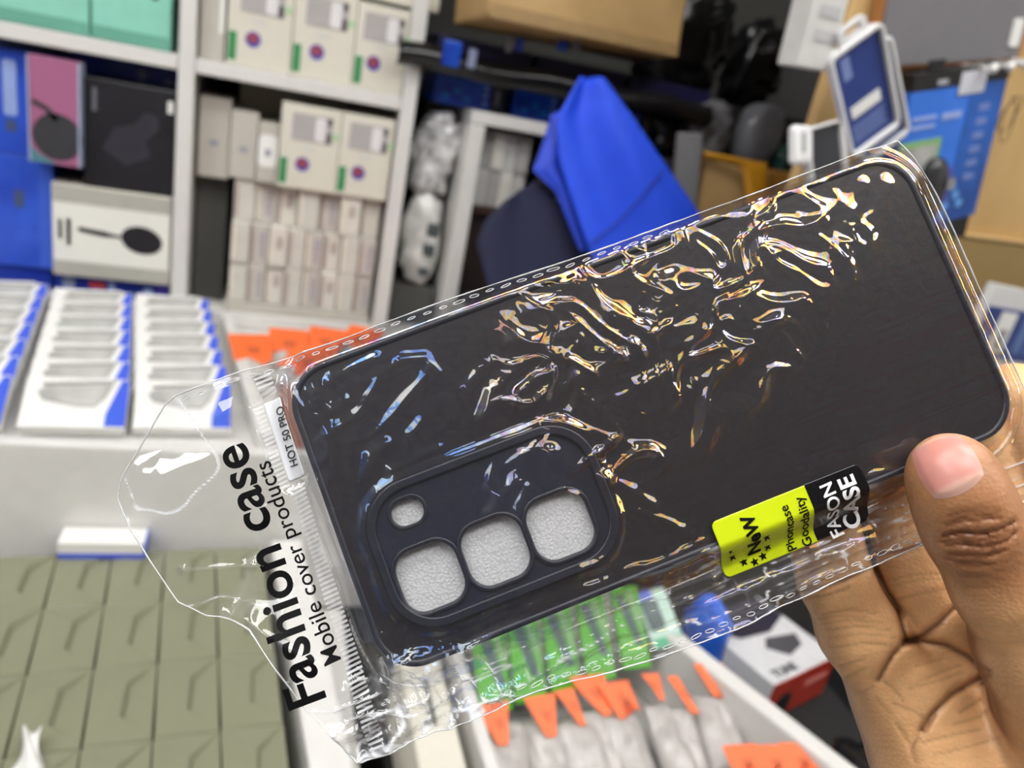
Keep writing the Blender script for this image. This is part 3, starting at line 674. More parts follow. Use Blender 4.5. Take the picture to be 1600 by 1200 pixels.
# black plastic bags right of the carton
for k, (px, py, sx, sy, sz, lab) in enumerate([(1140, 30, .17, .09, .17, 'big black plastic bag at the top beside the tan carton'), (1275, 60, .10, .10, .15, 'black plastic bag left of the white phone case packs')]):
    p = onY(px, py, 1.22); lump('black_bag', lab, 'bag', (p.x, 1.37 + .02 * k, 1.4885), sx, sy, sz, 20 + k, BAGB, amp=.3, freq=4, group='black plastic bags on the tray')
GREYB = mat('grey glossy plastic', (84, 84, 88), 0.2, 0.45, 18, second=(128, 128, 132), coat=.4, bump=.6, bscale=40)
# things standing in the right half of the second bay and in front of it
def lump_at(name, label, cat, px, py_bot, Y, z, sx, sy, sz, seed, m, **kw):
    p = onY(px, py_bot, Y); return lump(name, label, cat, (p.x, Y, z), sx, sy, sz, seed, m, **kw)
carton('storage_box', 'dark storage box right of the second bay under the black wrapped parcels', 'box', .505, .92, SB + .0005, 1.385, 1.205, 1.305, mat('black brown card', (34, 32, 32), .6))
carton('storage_box', 'tall dark storage box behind the parcels, under the black plastic bags', 'box', .66, .95, SB + .0005, 1.488, 1.312, 1.55, mat('black brown card', (34, 32, 32), .6))
lump_at('wrapped_parcel', 'black glossy wrapped parcel with bright creases behind the blue bag', 'parcel', 1092, 225, 1.25, 1.3855, .085, .07, .105, 31, GREYB, amp=.3, freq=4)
lump_at('wrapped_parcel', 'grey flat wrapped parcel right of the creased black parcel', 'parcel', 1178, 230, 1.25, 1.3855, .095, .06, .115, 33, mat('grey wrapped plastic', (104, 104, 108), .3, .15, 12, coat=.3, bump=.3, bscale=25), amp=.12, freq=2, yaw=.3)
lump_at('wrapped_parcel', 'black wrapped parcel nearest the upper part of the blue bag', 'parcel', 1030, 225, 1.25, 1.3855, .045, .06, .075, 37, BAGB, amp=.3, freq=4)
# grey flat card and tan box with orange flap
t, w_, h_ = facebox('grey_card', 'plain grey card box standing right of the blue bag', 'box', [(1062, 207), (1098, 208), (1090, 330), (1050, 330)], (.55, 1.09, 1.25), (-.05, -1, .1), .012, mat('mid grey card box', (112, 112, 114), .5), None, .003)
t, w_, h_ = facebox('open_carton', 'small tan carton with a raised yellow flap behind the phone case', 'carton', [(1096, 250), (1165, 262), (1160, 380), (1092, 370)], (.60, 1.10, 1.25), (-.02, -1, .15), .05, TAN, None, .002)
AMBER = mat('amber bubble mailer', (206, 150, 36), 0.35, 0.12, 14, second=(190, 128, 30))
P = np.zeros((16, 10, 3))
for i in range(16):
    for j in range(10):
        s, q = i / 15, j / 9
        a = onP(1100 + 96 * s, 236 + 18 * s + (130 if j else 0) * 0 + q * (12 + 128 * sst(.55, .8, s)), (.60, 1.085, 1.25), (-.02, -1, .15))
        P[i, j] = (a.x, a.y - .012 * math.sin(s * 2.6) - .004 * math.sin(q * 5), a.z)
o = obj('yellow_flap', solid_sheet(P, (0, .97, 0), .004), AMBER); M_ = t.matrix_world.inverted(); o.parent = t; o.matrix_local = M_
t, w_, h_ = facebox('amber_mailer', 'amber padded mailer standing right of the open tan carton', 'mailer', [(1190, 262), (1258, 275), (1250, 390), (1180, 380)], (.66, 1.12, 1.25), (-.1, -1, .1), .02, mat('brown amber paper', (150, 104, 40), .5, .15, 20), None, .006)
lump_at('green_parcel', 'dark green parcel between the grey parcel and the white packs', 'parcel', 1228, 215, 1.25, 1.3855, .04, .06, .055, 41, mat('bottle green plastic', (26, 58, 50), .4), amp=.2)

# ------------------------------------------------------------------ blue bag and navy cloth hanging in front of the second bay
def cloth(name, label, cat, left, right, P0, n, m, th=.0025, amp=.010, seed=0, nu=26, nv=34, fold=2.2):
    """A hanging cloth between two picture polylines on a tilted plane, with folds running down it."""
    def samp(L, q):
        L = np.array(L, float); d = np.r_[0, np.cumsum(np.hypot(*np.diff(L, axis=0).T))]; d /= d[-1]
        return np.interp(q, d, L[:, 0]), np.interp(q, d, L[:, 1])
    G = np.zeros((nu, nv, 3)); n = Vector(n).normalized()
    for i in range(nu):
        for j in range(nv):
            s, q = i / (nu - 1), j / (nv - 1); a, b = samp(left, q), samp(right, q)
            p = onP(a[0] + (b[0] - a[0]) * s, a[1] + (b[1] - a[1]) * s, P0, n)
            p = p + n * (amp * math.sin(fold * math.pi * s + 1.2 * q + seed) * math.sin(math.pi * min(1, s * 1.0 + .02)) + amp * .5 * float(vn(s * 4 + seed, q * 3, seed)))
            G[i, j] = p
    o = obj(name, solid_sheet(G, -np.array(n), th), m)
    tag(o, label, cat); return o, G
CB = mat('cobalt fabric', (28, 76, 226), 0.6, 0.05, 30, bump=.15, bscale=900)
NV = mat('navy fabric', (30, 33, 62), 0.8, 0.06, 30, bump=.2, bscale=900)
o, G = cloth('blue_bag', 'bright blue fabric bag hanging behind the phone case', 'bag', [(905, 120), (868, 185), (872, 250), (905, 350), (960, 500), (1010, 640)], [(942, 122), (985, 180), (1030, 245), (1075, 310), (1120, 380), (1190, 520)], (.45, 1.05, 1.30), (.0, -.95, .25), CB, seed=2, amp=.010)
seam = []
for k in range(20):
    s = k / 19; a = onP(1030 - 118 * s, 268 + 108 * s + 14 * math.sin(s * 2.5) , (.45, 1.05, 1.30), (.0, -.95, .25)); seam.append(a + Vector((0, -.0125, .003)))
obj('seam', tube(seam, .0016, 6), mat('dark cobalt thread', (18, 48, 150), .7), o)
fl, _ = cloth('side_flap', 'x', 'x', [(862, 178), (846, 230), (832, 266), (868, 300), (905, 390)], [(905, 160), (902, 220), (905, 280), (912, 330), (930, 400)], (.43, 1.062, 1.30), (.0, -.95, .25), mat('mid cobalt fabric', (34, 66, 196), .6, .05), seed=5, amp=.005)
del fl['label']; del fl['category']; fl.parent = o
cloth('navy_cloth', 'dark navy cloth hanging left of the bright blue bag', 'cloth', [(790, 312), (758, 345), (745, 380), (760, 440), (800, 560)], [(838, 282), (880, 322), (905, 372), (925, 440), (980, 560)], (.36, 1.08, 1.30), (.1, -.95, .2), NV, seed=1, amp=.006)
lump_at('black_pouch', 'black pouch hanging between the slim boxes and the blue bag', 'pouch', 832, 300, 1.185, 1.262, .040, .02, .115, 51, mat('black felt', (28, 28, 28), .8), tilt=.35, amp=.15)
carton('storage_box', 'dark brown box under the slim boxes in the second bay', 'box', .305, .42, SB + .0005, 1.249, 1.245, 1.5, mat('brown black card', (44, 30, 26), .6))
lump_at('white_bottle', 'grey white rounded bottle low in the second bay beside the navy cloth', 'bottle', 735, 480, 1.17, DECK + .0005, .062, .045, .085, 55, mat('grey white plastic', (168, 172, 170), .4), amp=.04, e=.6)
lump_at('navy_pouch', 'small navy pouch lying on the grey white bottle', 'pouch', 750, 425, 1.155, DECK + .0865, .036, .03, .022, 56, mat('navy plastic', (24, 30, 56), .4), amp=.04)

# ------------------------------------------------------------------ tan display board at the right with packs, and the ledge below it
BN = Vector((.24, -.97, 0)).normalized(); BU = Vector((.97, .24, 0)).normalized()
q = ray(1400, 200); BP = Vector(CAM + q / np.linalg.norm(q) * 1.20)
WOOD = mat('tan board', (196, 160, 104), 0.5, 0.06, 5, second=(206, 172, 116), bump=.1, bscale=60)
def onBd(px, py, off=0.0): return onP(px, py, BP + BN * off, BN)
# the board stands on the ledge; both are one display
eL = onBd(1272, 200); eR = onBd(1700, 200)
db = thing('display_board', 'tan wooden display board with hooks at the right of the shop', 'board', T((0, 0, 0)))
lz = onBd(1550, 300).z
BM = Matrix.Identity(4)
o3 = Vector((eL.x, eL.y, 0))
for i in range(3): BM[i][0] = BU[i]; BM[i][1] = -BN[i]; BM[i][2] = (0, 0, 1)[i]; BM[i][3] = o3[i]
obj('back_board', box((0, .0, lz - .3), (.95, .016, lz + .62), .002, BM), WOOD, db)
def bz(px, py, off): return onBd(px, py, off).z
led_off = .014
obj('ledge', box((.02, -led_off, bz(1550, 460, led_off)), (.95, -.0005, bz(1550, 375, led_off)), .003, BM), mat('shaded tan board', (150, 126, 80), .55, .08, 8), db)  # front face coloured darker, shade from overhead light painted in
obj('ledge_top', box((.0, -led_off - .003, bz(1550, 375, led_off) + .0002), (.95, -.0005, bz(1550, 375, led_off) + .0045), .001, BM), mat('lit tan board', (214, 182, 128), .35, .05), db)  # top face coloured paler for the overhead light falling on it
LT = bz(1550, 375, led_off) + .005
obj('upright', box((.02, -.02, DECK + .0005), (.95, .016, lz - .3005), .002, BM), mat('dark base', (60, 58, 56), .6), db)
def onboard(name, label, cat, pts, off, th, m, group=None, part='box_body', bev=.002, tiltn=None):
    return facebox(name, label, cat, pts, BP + BN * off, tiltn or BN, th, m, group, bev, part)
# grey panel box with orange frame at the top right
t, w_, h_ = onboard('tablet_cover', 'large grey tablet cover in an orange edged pack at top right', 'tablet cover', [(1378, -120), (1640, -110), (1602, 92), (1386, 106)], .018, .016, mat('orange brown card', (176, 120, 70), .5), None)
patch(t, 'grey_face', .012, .035, .955, .99, w_, h_, mat('cool grey panel', (118, 116, 120), .45, .03), .003)
patch(t, 'white_tag', .86, .12, .93, .34, w_, h_, LABEL, .005, .004)
for k in range(4):
    p = onBd(1515 + 26 * k, 104 - 3 * k, .03)
    o = obj('display_hook', tube([p + BN * .03, p - BN * .0295], .0028, 8), mat('white metal', (226, 224, 220), .3), None)
    tip = bmesh.new(); bmesh.ops.create_uvsphere(tip, u_segments=10, v_segments=8, radius=.006, matrix=T(p + BN * .032)); obj('hook_tip', tip, mat('white metal', (226, 224, 220), .3), o, smooth=True)
    tag(o, f'white hook below the grey tablet cover, {["leftmost", "second from left", "third from left", "rightmost"][k]} of four', 'hook', 'white hooks on the display board')
# upright blue box with a black top and a window
t, w_, h_ = onboard('mouse_box', 'tall blue box with a black top and clear window on the display board', 'box', [(1412, 152), (1566, 120), (1530, 335), (1392, 362)], .046, .027, mat('sky blue print', (42, 110, 214), .3, .08, 10, second=(58, 120, 222)), None)
patch(t, 'side_face', .62, .0, .995, .995, w_, h_, mat('navy side print', (30, 62, 140), .3, .3, 8, second=(34, 100, 190)), .001)
patch(t, 'violet_base', .0, .0, .62, .42, w_, h_, mat('violet blue print', (76, 80, 170), .3, .15, 10), .0012)
patch(t, 'window_frame', -.02, .02, .40, .66, w_, h_, mat('pale green ink 2', (130, 176, 110), .4), .0018)
wn = patch(t, 'window', -.02, .05, .36, .62, w_, h_, mat('grey blister', (160, 160, 156), .12), .0024)
mo = obj('mouse', lump_mesh(.042, .028, .085, 61, amp=.03), mat('dark gloss plastic', (52, 52, 54), .15, .2, 30), t, T((-.036, .008, .006)) @ Matrix.Rotation(-math.pi / 2 * 0, 4, 'X') @ Matrix.Rotation(-math.pi / 2, 4, 'X') @ T((0, 0, 0)), smooth=True)
mo.matrix_local = T((-.03, .012, .010)) @ Matrix.Rotation(-math.pi / 2, 4, 'X')
obj('chrome_key', box((-.006, -.006, 0), (.006, .010, .004), .002, T((-.016, .062, .024))), mat('chrome', (210, 210, 214), .15, 0, metal=1), t)
obj('black_top', box((-w_ / 2 - .001, h_ - .0005, -.027), (w_ / 2 + .001, h_ + .020, .001), .001), NIGHT, t)
obj('hang_tab', box((-w_ / 2 + .026, h_ + .0205, -.004), (-w_ / 2 + .056, h_ + .034, -.001), .001), NIGHT, t)
obj('white_label', box((-.006, h_ - .012, .0015), (.046, h_ + .016, .0022), .0003), mat('grey white label', (200, 200, 208), .4), t)
obj('silver_mark', box((-.05, h_ + .004, .0012), (-.030, h_ + .010, .0018), .0003), mat('silver ink 2', (170, 172, 180), .4), t)
obj('black_base', box((-w_ / 2 + .02, -.030, -.027), (w_ / 2 - .01, -.0005, .001), .001), NIGHT, t)
for k in range(3): patch(t, 'white_lettering', .06 + .30 * (k == 2), .80 - .06 * k + .10 * (k == 2), .30 + .26 * (k == 2), .825 - .06 * k + .12 * (k == 2), w_, h_, PALEB, .0013)
for k in range(6): patch(t, 'side_lettering', .74, .30 + .10 * k, .86, .35 + .10 * k, w_, h_, mat('slate blue ink', (110, 130, 190), .4), .0016, .002)
for k in range(8):
    u, v = .42 + .06 * (k % 4) + (.16 if k > 3 else 0), .06 + .07 * ((k * 3) % 4)
    patch(t, 'blue_blossom', 0, 0, 0, 0, w_, h_, mat('blossom ink', (110, 170, 235), .4), .002, pts=[(u + .035 * math.cos(a_) * (1 + .3 * math.cos(5 * a_)), v + .03 * math.sin(a_) * (1 + .3 * math.cos(5 * a_))) for a_ in [2 * math.pi * i / 24 for i in range(24)]])
patch(t, 'white_fan', .30, -.12, .40, -.06, w_, h_, LABEL, .002, .002)
# cable coils right of it
cp = onBd(1575, 185, .02); pts = []
for k in range(60):
    a = k / 59 * 4.6 * math.pi; pts.append(cp + BU * (.016 * math.cos(a) + .006 * math.sin(a * .37)) + Vector((0, 0, .026 * math.sin(a) + .008 * math.cos(a * .53))) + BN * (.002 * math.sin(a * 1.7)))
o = obj('cable', tube(pts, .0009, 6), mat('brown wire', (110, 88, 62), .5)); tag(o, 'thin looped cable hanging right of the blue box', 'cable')
# hanging phone case packs: white rimmed blister with a printed card
PACKW = mat('white blister rim', (222, 222, 222), 0.25, 0.03, coat=.4)
PNAVY = mat('navy card', (42, 62, 128), 0.4, 0.06)
def case_pack(label, pts, off, card, tilt=None, tab=True, details=0):
    t, w_, h_ = onboard('case_pack', label, 'phone case pack', pts, off, .010, None, 'white rimmed phone case packs on the board', tiltn=tilt)
    obj('blister_rim', plate([rrect(w_, h_, .012, 6, 0, h_ / 2), rrect(w_ * .87, h_ * .91, .004, 4, 0, h_ / 2)], -.010, 0, .0015), PACKW, t)
    obj('printed_card', box((-w_ * .435, h_ * .045, -.008), (w_ * .435, h_ * .955, -.0055), .0005), card, t)
    if tab: obj('hang_tab', plate([rrect(w_ * .52, .022, .008, 6, 0, h_ + .008), rrect(w_ * .26, .007, .003, 4, 0, h_ + .010)], -.008, -.003, .001), PACKW, t)
    if details:
        obj('white_sticker', box((-w_ * .30, h_ * .34, -.0054), (w_ * .26, h_ * .45, -.0046), .0003), LABEL, t)
        for k in range(5): obj('fine_print', box((-w_ * .34, h_ * (.12 + .035 * k), -.0054), (w_ * (.30 - .06 * (k % 2)), h_ * (.135 + .035 * k), -.0049), .0001), mat('pale navy ink', (120, 138, 190), .5), t)
        obj('white_lettering', box((-w_ * .30, h_ * .70, -.0054), (-w_ * .14, h_ * .90, -.0049), .0001), mat('pale navy ink', (120, 138, 190), .5), t)
    return t, w_, h_
def square_on(pts, P, asp):
    """The tilt at which four picture corners become a rectangle of the wanted width to height."""
    best = None
    for a in np.linspace(-1.2, 1.2, 49):
        for b in np.linspace(-1.1, 1.1, 45):
            n = Vector((math.sin(a) * math.cos(b), -math.cos(a) * math.cos(b), math.sin(b)))
            try: q = [onP(x, y, P, n) for x, y in pts]
            except ZeroDivisionError: continue
            if any((v - Vector(P)).length > .25 for v in q): continue
            x = ((q[1] - q[0]) + (q[2] - q[3])) / 2; y = ((q[0] - q[3]) + (q[1] - q[2])) / 2
            e = abs(x.dot(y)) / (x.length * y.length) + .3 * abs(math.log(x.length / y.length / asp)) + .5 * ((q[1] - q[0]) - (q[2] - q[3])).length / x.length
            if best is None or e < best[0]: best = (e, n)
    return best[1]
tn = square_on([(1300, 92), (1380, 28), (1412, 196), (1330, 252)], onBd(1355, 140, .085), .55)
case_pack('navy phone case pack in a white rim with white sticker, front of three', [(1300, 92), (1380, 28), (1412, 196), (1330, 252)], .085, PNAVY, tn, True, 1)
case_pack('white rimmed pack just behind the navy phone case pack', [(1318, 110), (1392, 50), (1428, 205), (1350, 262)], .066, mat('grey navy card', (70, 84, 130), .4), tn, False)
case_pack('white pack with a black insert left of the navy pack', [(1272, 212), (1318, 172), (1330, 300), (1262, 300)], .070, mat('black insert', (38, 40, 46), .35), Vector((.3, -.9, .3)).normalized(), False)
o, w_, h_ = facebox('white_pack', 'white blister pack edge sticking out left of the black insert', 'pack', [(1248, 196), (1278, 194), (1268, 258), (1240, 254)], BP + BN * .075, Vector((.3, -.9, .3)).normalized(), .012, PACKW, None, .006, 'card_box')
patch(o, 'hang_slot', .30, .30, .50, .80, w_, h_, mat('grey slot', (160, 160, 160), .5), .0008, .002)
t, w_, h_ = onboard('white_carton', 'slim white box with faint print left of the grey tablet cover', 'box', [(1284, -40), (1345, -40), (1288, 118), (1246, 96)], .06, .03, mat('white print card', (206, 205, 202), .45), None)
for k in range(2): patch(t, 'faint_print', .25, .30 + .25 * k, .85, .42 + .25 * k, w_, h_, mat('faint grey ink', (186, 186, 186), .5), .001)
for k, (px, py, off, lab) in enumerate([(1388, 110, .072, 'white hook carrying the navy phone case packs'), (1318, 250, .056, 'white hook carrying the pack with the black insert')]):
    p = onBd(px, py, off) - BN * off
    o = obj('display_hook', tube([p - BN * .0005, p + BN * off * .6, p + BN * off], .002, 8), mat('white metal', (226, 224, 220), .3), None); tag(o, lab, 'hook', 'white hooks on the display board')
# flat packs under the ledge, at the right edge of the picture
t, w_, h_ = onboard('case_pack_flat', 'white rimmed navy pack below the tan ledge at the right edge', 'phone case pack', [(1512, 470), (1680, 492), (1690, 566), (1540, 540)], .10, .012, PACKW)
t.name = 'case_pack'
patch(t, 'printed_card', .03, .10, .97, .74, w_, h_, PNAVY, .0012); patch(t, 'white_panel', .16, .18, .30, .70, w_, h_, LABEL, .002, .001); patch(t, 'grey_chip', .20, .22, .27, .48, w_, h_, mat('grey chip', (150, 150, 150), .5), .003)
for k in range(2): patch(t, 'blue_print', .38 + .12 * k, .2, .46 + .12 * k, .64, w_, h_, mat('steel blue ink', (92, 116, 168), .5), .002)
t, w_, h_ = onboard('yellow_pack', 'white pack with a yellow stripe under the navy pack at right', 'pack', [(1530, 546), (1690, 572), (1690, 640), (1552, 622)], .080, .012, PACKW)
patch(t, 'yellow_stripe', .06, .74, .86, .90, w_, h_, mat('yellow ink', (214, 178, 40), .4), .0012)

# ------------------------------------------------------------------ clutter right of the front tray
ld = thing('low_crate', 'black crate of packs right of the front tray', 'crate', T((0, 0, 0)))
obj('crate_floor', box((.72, .30, LOW - .13), (1.0, .775, LOW - .12), .002), NIGHT, ld)
obj('crate_leg', box((.74, .30, 0), (1.0, .775, LOW - .131), .002), NIGHT, ld)
obj('crate_wall', box((1.0, .30, LOW - .13), (1.012, .775, LOW), .002), NIGHT, ld)
t = thing('headphone_box', 'white box with a red side and dark headphone picture between hand and tray', 'box', T((0, 0, 0)))
q4 = [onZ(a, b, .90) for a, b in [(1150, 915), (1282, 1005), (1236, 1092), (1120, 985)]]
M, w_, h_ = frame(*q4); t.matrix_world = M
obj('box_body', box((-w_ / 2, 0, -.058), (w_ / 2, h_, 0), .0012), mat('pale grey print', (206, 206, 208), .35), t)
patch(t, 'dark_picture', .06, .30, .34, .92, w_, h_, mat('violet black print', (44, 42, 58), .35, .2, 20), .0008, pts=[(.01, .04), (.01, .95), (.34, .985), (.47, .62), (.42, .22), (.20, .03)])
patch(t, 'grey_picture', .5, .4, .7, .8, w_, h_, mat('ash print', (76, 76, 82), .35, .2, 20), .0009, pts=[(.52, .48), (.62, .36), (.80, .52), (.74, .78), (.60, .86)])
tm = text_mesh('TUNE', .016, .0003, .0003)
obj('lettering', tm, mat('dark grey ink', (84, 84, 88), .5), t, T((.46 * w_, h_ * .10, .001)) @ Matrix.Rotation(math.radians(90), 4, 'Z'))
obj('red_side', box((w_ / 2 + .0002, .001, -.057), (w_ / 2 + .0014, h_ - .001, -.001), .0004), mat('brick red print', (172, 50, 34), .35, .1), t)
obj('red_lettering', box((w_ / 2 + .0016, h_ * .55, -.026), (w_ / 2 + .0022, h_ * .9, -.018), .0002), mat('pale red ink', (214, 130, 120), .5), t)
obj('black_patch', lump_mesh(.03, .003, .035, 71, amp=.02), NIGHT, t, T((w_ / 2 + .0022, h_ * .25, -.056)) @ Matrix.Rotation(math.radians(90), 4, 'Z'))
p = onZ(1112, 955, .93)
lump('blue_pouch', 'bright blue pointed pouch beside the tray, above the black items', 'pouch', (p.x, p.y, LOW + .0015), .034, .06, .105, 81, mat('blue pouch plastic', (44, 100, 210), .35, .1, 20), yaw=.4, amp=.12)
lump('black_pouch', 'black pouch with grey marks between the tray and the white box', 'pouch', (.517, .545, LOW + .0015), .026, .12, .06, 82, BAGB, yaw=.42, amp=.15)
lump('black_bag', 'black plastic bag in the crate between the hand and the tray', 'bag', (.625, .43, LOW + .0015), .08, .12, .05, 83, BAGB, amp=.3)
lump('black_bag', 'black plastic bag at the far end of the crate behind the hand', 'bag', (.865, .54, LOW - .117), .13, .14, .12, 84, BAGB, amp=.3)
# ------------------------------------------------------------------ the phone case in its clear bag, held close to the camera
RC = np.array([[0.932857, 0.358323, -0.037175], [-0.352454, 0.929154, 0.11157], [0.074519, -0.090977, 0.993061]])
TC = np.array([0.03522334, 0.00421517, 0.19039067])
def uv(px, py, h=0.0):
    """Picture point -> millimetres on the case's back face (u along the case, v across it)."""
    d = np.array([(px - 800) / F, (py - 600) / F, 1.0]); n = RC[:, 2]; o = TC - n * h
    t = (n @ o) / (n @ d); c = RC.T @ (d * t - TC); return c[0] * 1000, c[1] * 1000
MCASE = Matrix.Identity(4); _l = CAM + RW @ TC
_a = (RW @ RC[:, 0], -(RW @ RC[:, 1]), -(RW @ RC[:, 2]))
for i in range(3):
    for j in range(3): MCASE[i][j] = _a[j][i]
    MCASE[i][3] = _l[i]
mm = .001
def R2(w_, h_, r, u=0, v=0, n=10): return [(x * mm, y * mm) for x, y in rrect(w_, h_, r, n, u, -v)]
CASEM = mat('dark translucent case', (24, 23, 29), 0.36, 0.12, 25, second=(27, 22, 27), bump=.04, bscale=500, spec=.45)
NAVYR = mat('navy rubber', (21, 23, 36), 0.38, 0.08, 60, spec=.5)
pc = thing('phone_case', 'dark phone case with three square camera holes inside the clear bag', 'phone case', MCASE)
LW, SW = 166.0, 75.6
holes = [R2(14.8, 14.8, 4.8, u, 19.2) for u in (-65.7, -49.3, -32.8)] + [R2(7.8, 6.0, 2.9, -65.5, 3.2)]
obj('back_panel', plate([R2(163, 72.6, 9)] + holes, -1.3 * mm, 0.0), CASEM, pc)
obj('side_frame', plate([R2(LW, SW, 10.5), R2(LW - 3.4, SW - 3.4, 9)], -10.5 * mm, .5 * mm, .7 * mm, 3), NAVYR, pc)
obj('camera_rim', plate([R2(57.5, 35.5, 11.5, -47.6, 13.2), R2(53.0, 31.0, 9.5, -47.6, 13.2)], -.2 * mm, 1.3 * mm, .45 * mm, 3), NAVYR, pc)
obj('camera_plate', plate([R2(53.6, 31.6, 9.5, -47.6, 13.2)] + holes, .0005 * mm, .35 * mm), mat('navy plate', (25, 27, 42), .34, .06, 60), pc)
for u in (-65.7, -49.3, -32.8): obj('lens_rim', plate([R2(17.0, 17.0, 5.9, u, 19.2), R2(14.9, 14.9, 4.9, u, 19.2)], -.6 * mm, 1.0 * mm, .35 * mm, 3), NAVYR, pc)
obj('flash_rim', plate([R2(9.6, 7.8, 3.7, -65.5, 3.2), R2(7.9, 6.1, 2.95, -65.5, 3.2)], -.6 * mm, .6 * mm, .2 * mm, 2), NAVYR, pc)
for u, w_ in ((12, 22), (38, 11)): obj('side_button', box(((u - w_ / 2) * mm, (SW / 2 - .4) * mm, -7.2 * mm), ((u + w_ / 2) * mm, (SW / 2 + .7) * mm, -3.6 * mm), .5 * mm), NAVYR, pc)
# sparkling packing foam seen through the holes
fm = bpy.data.materials.new('packing foam'); fm.use_nodes = True; nt = fm.node_tree; pb = nt.nodes['Principled BSDF']
tc = nt.nodes.new('ShaderNodeTexCoord'); vo = nt.nodes.new('ShaderNodeTexVoronoi'); vo.inputs['Scale'].default_value = 1500
nt.links.new(tc.outputs['Object'], vo.inputs['Vector'])
rp = nt.nodes.new('ShaderNodeValToRGB'); rp.color_ramp.elements[0].color = rgb((206, 206, 208)); rp.color_ramp.elements[1].color = rgb((186, 187, 190)); rp.color_ramp.elements[1].position = .8
nt.links.new(vo.outputs['Distance'], rp.inputs['Fac']); nt.links.new(rp.outputs['Color'], pb.inputs['Base Color'])
bp = nt.nodes.new('ShaderNodeBump'); bp.inputs['Strength'].default_value = .55; bp.inputs['Distance'].default_value = .0003
nt.links.new(vo.outputs['Distance'], bp.inputs['Height']); nt.links.new(bp.outputs['Normal'], pb.inputs['Normal']); pb.inputs['Roughness'].default_value = .25
fo = obj('foam_sheet', box((-77 * mm, -31.5 * mm, -4.4 * mm), (77 * mm, 31.5 * mm, -1.45 * mm), .5 * mm), fm); fo.matrix_world = MCASE
tag(fo, 'white sparkling foam sheet showing through the camera holes of the dark case', 'foam sheet')

# --- the bag
def rr_sd(u, v, cu, cv, a, b, r):
    qx = np.abs(u - cu) - a + r; qy = np.abs(v - cv) - b + r
    return np.hypot(np.maximum(qx, 0), np.maximum(qy, 0)) + np.minimum(np.maximum(qx, qy), 0) - r
def ridge(n, p=1.0): return (1 - np.abs(2 * n - 1)) ** p
def bell(u, v, cu, cv, a, b): return 1 - sst(.55, 1.0, np.hypot((u - cu) / a, (v - cv) / b))
def Hbase(u, v):
    sd = rr_sd(u, v, 0, 0, 83, 37.8, 10.5)
    z = 1.0 - 6.0 * sst(-.8, 6.5, sd)
    return z
# single folds of the film over the case (picture polylines, height, half width in mm)
FOLDS = [([uv(a, b, .001) for a, b in pts], h, w) for pts, h, w in (
    ([(730, 606), (748, 582), (768, 568)], .75, 1.3), ([(755, 650), (768, 612), (796, 586), (834, 568)], .95, 1.6), ([(806, 642), (810, 616), (830, 598), (858, 584)], .8, 1.3),
    ([(884, 610), (896, 590), (905, 618)], .8, 1.4), ([(858, 705), (854, 740), (872, 768), (900, 776)], .8, 1.4), ([(768, 800), (786, 770), (806, 752)], .8, 1.5), ([(800, 822), (812, 790), (822, 762)], .7, 1.3),
    ([(572, 745), (580, 712), (604, 694)], .8, 1.5), ([(612, 736), (650, 716), (690, 700)], .6, 1.2), ([(514, 596), (545, 580), (585, 560)], .6, 1.2), ([(626, 564), (664, 560), (684, 584)], .6, 1.4), ([(524, 638), (540, 626)], .7, 1.4),
    ([(852, 622), (852, 652), (892, 664), (960, 690), (1016, 706)], .9, 1.6), ([(940, 745), (985, 765), (1020, 790)], .8, 1.5), ([(1000, 800), (1050, 818), (1082, 838)], .6, 1.2),
    ([(905, 600), (960, 560), (990, 540)], .7, 1.4), ([(940, 560), (960, 530)], .6, 1.3), ([(980, 615), (1040, 580)], .5, 1.4), ([(1010, 650), (1080, 612)], .5, 1.6), ([(1090, 600), (1150, 560)], .5, 1.6), ([(1180, 520), (1250, 470)], .6, 1.6), ([(1300, 400), (1330, 330), (1345, 290)], .4, 2.0), ([(1345, 400), (1372, 330), (1385, 290)], .4, 2.0))]
def fold_height(u, v):
    out = 0.0
    for pts, h, w in FOLDS:
        d = None
        for (x0, y0), (x1, y1) in zip(pts[:-1], pts[1:]):
            dx, dy = x1 - x0, y1 - y0; t_ = np.clip(((u - x0) * dx + (v - y0) * dy) / (dx * dx + dy * dy), 0, 1)
            e = np.hypot(u - x0 - t_ * dx, v - y0 - t_ * dy); d = e if d is None else np.minimum(d, e)
        out = np.maximum(out, h * np.exp(-(d / w) ** 2))
    return out
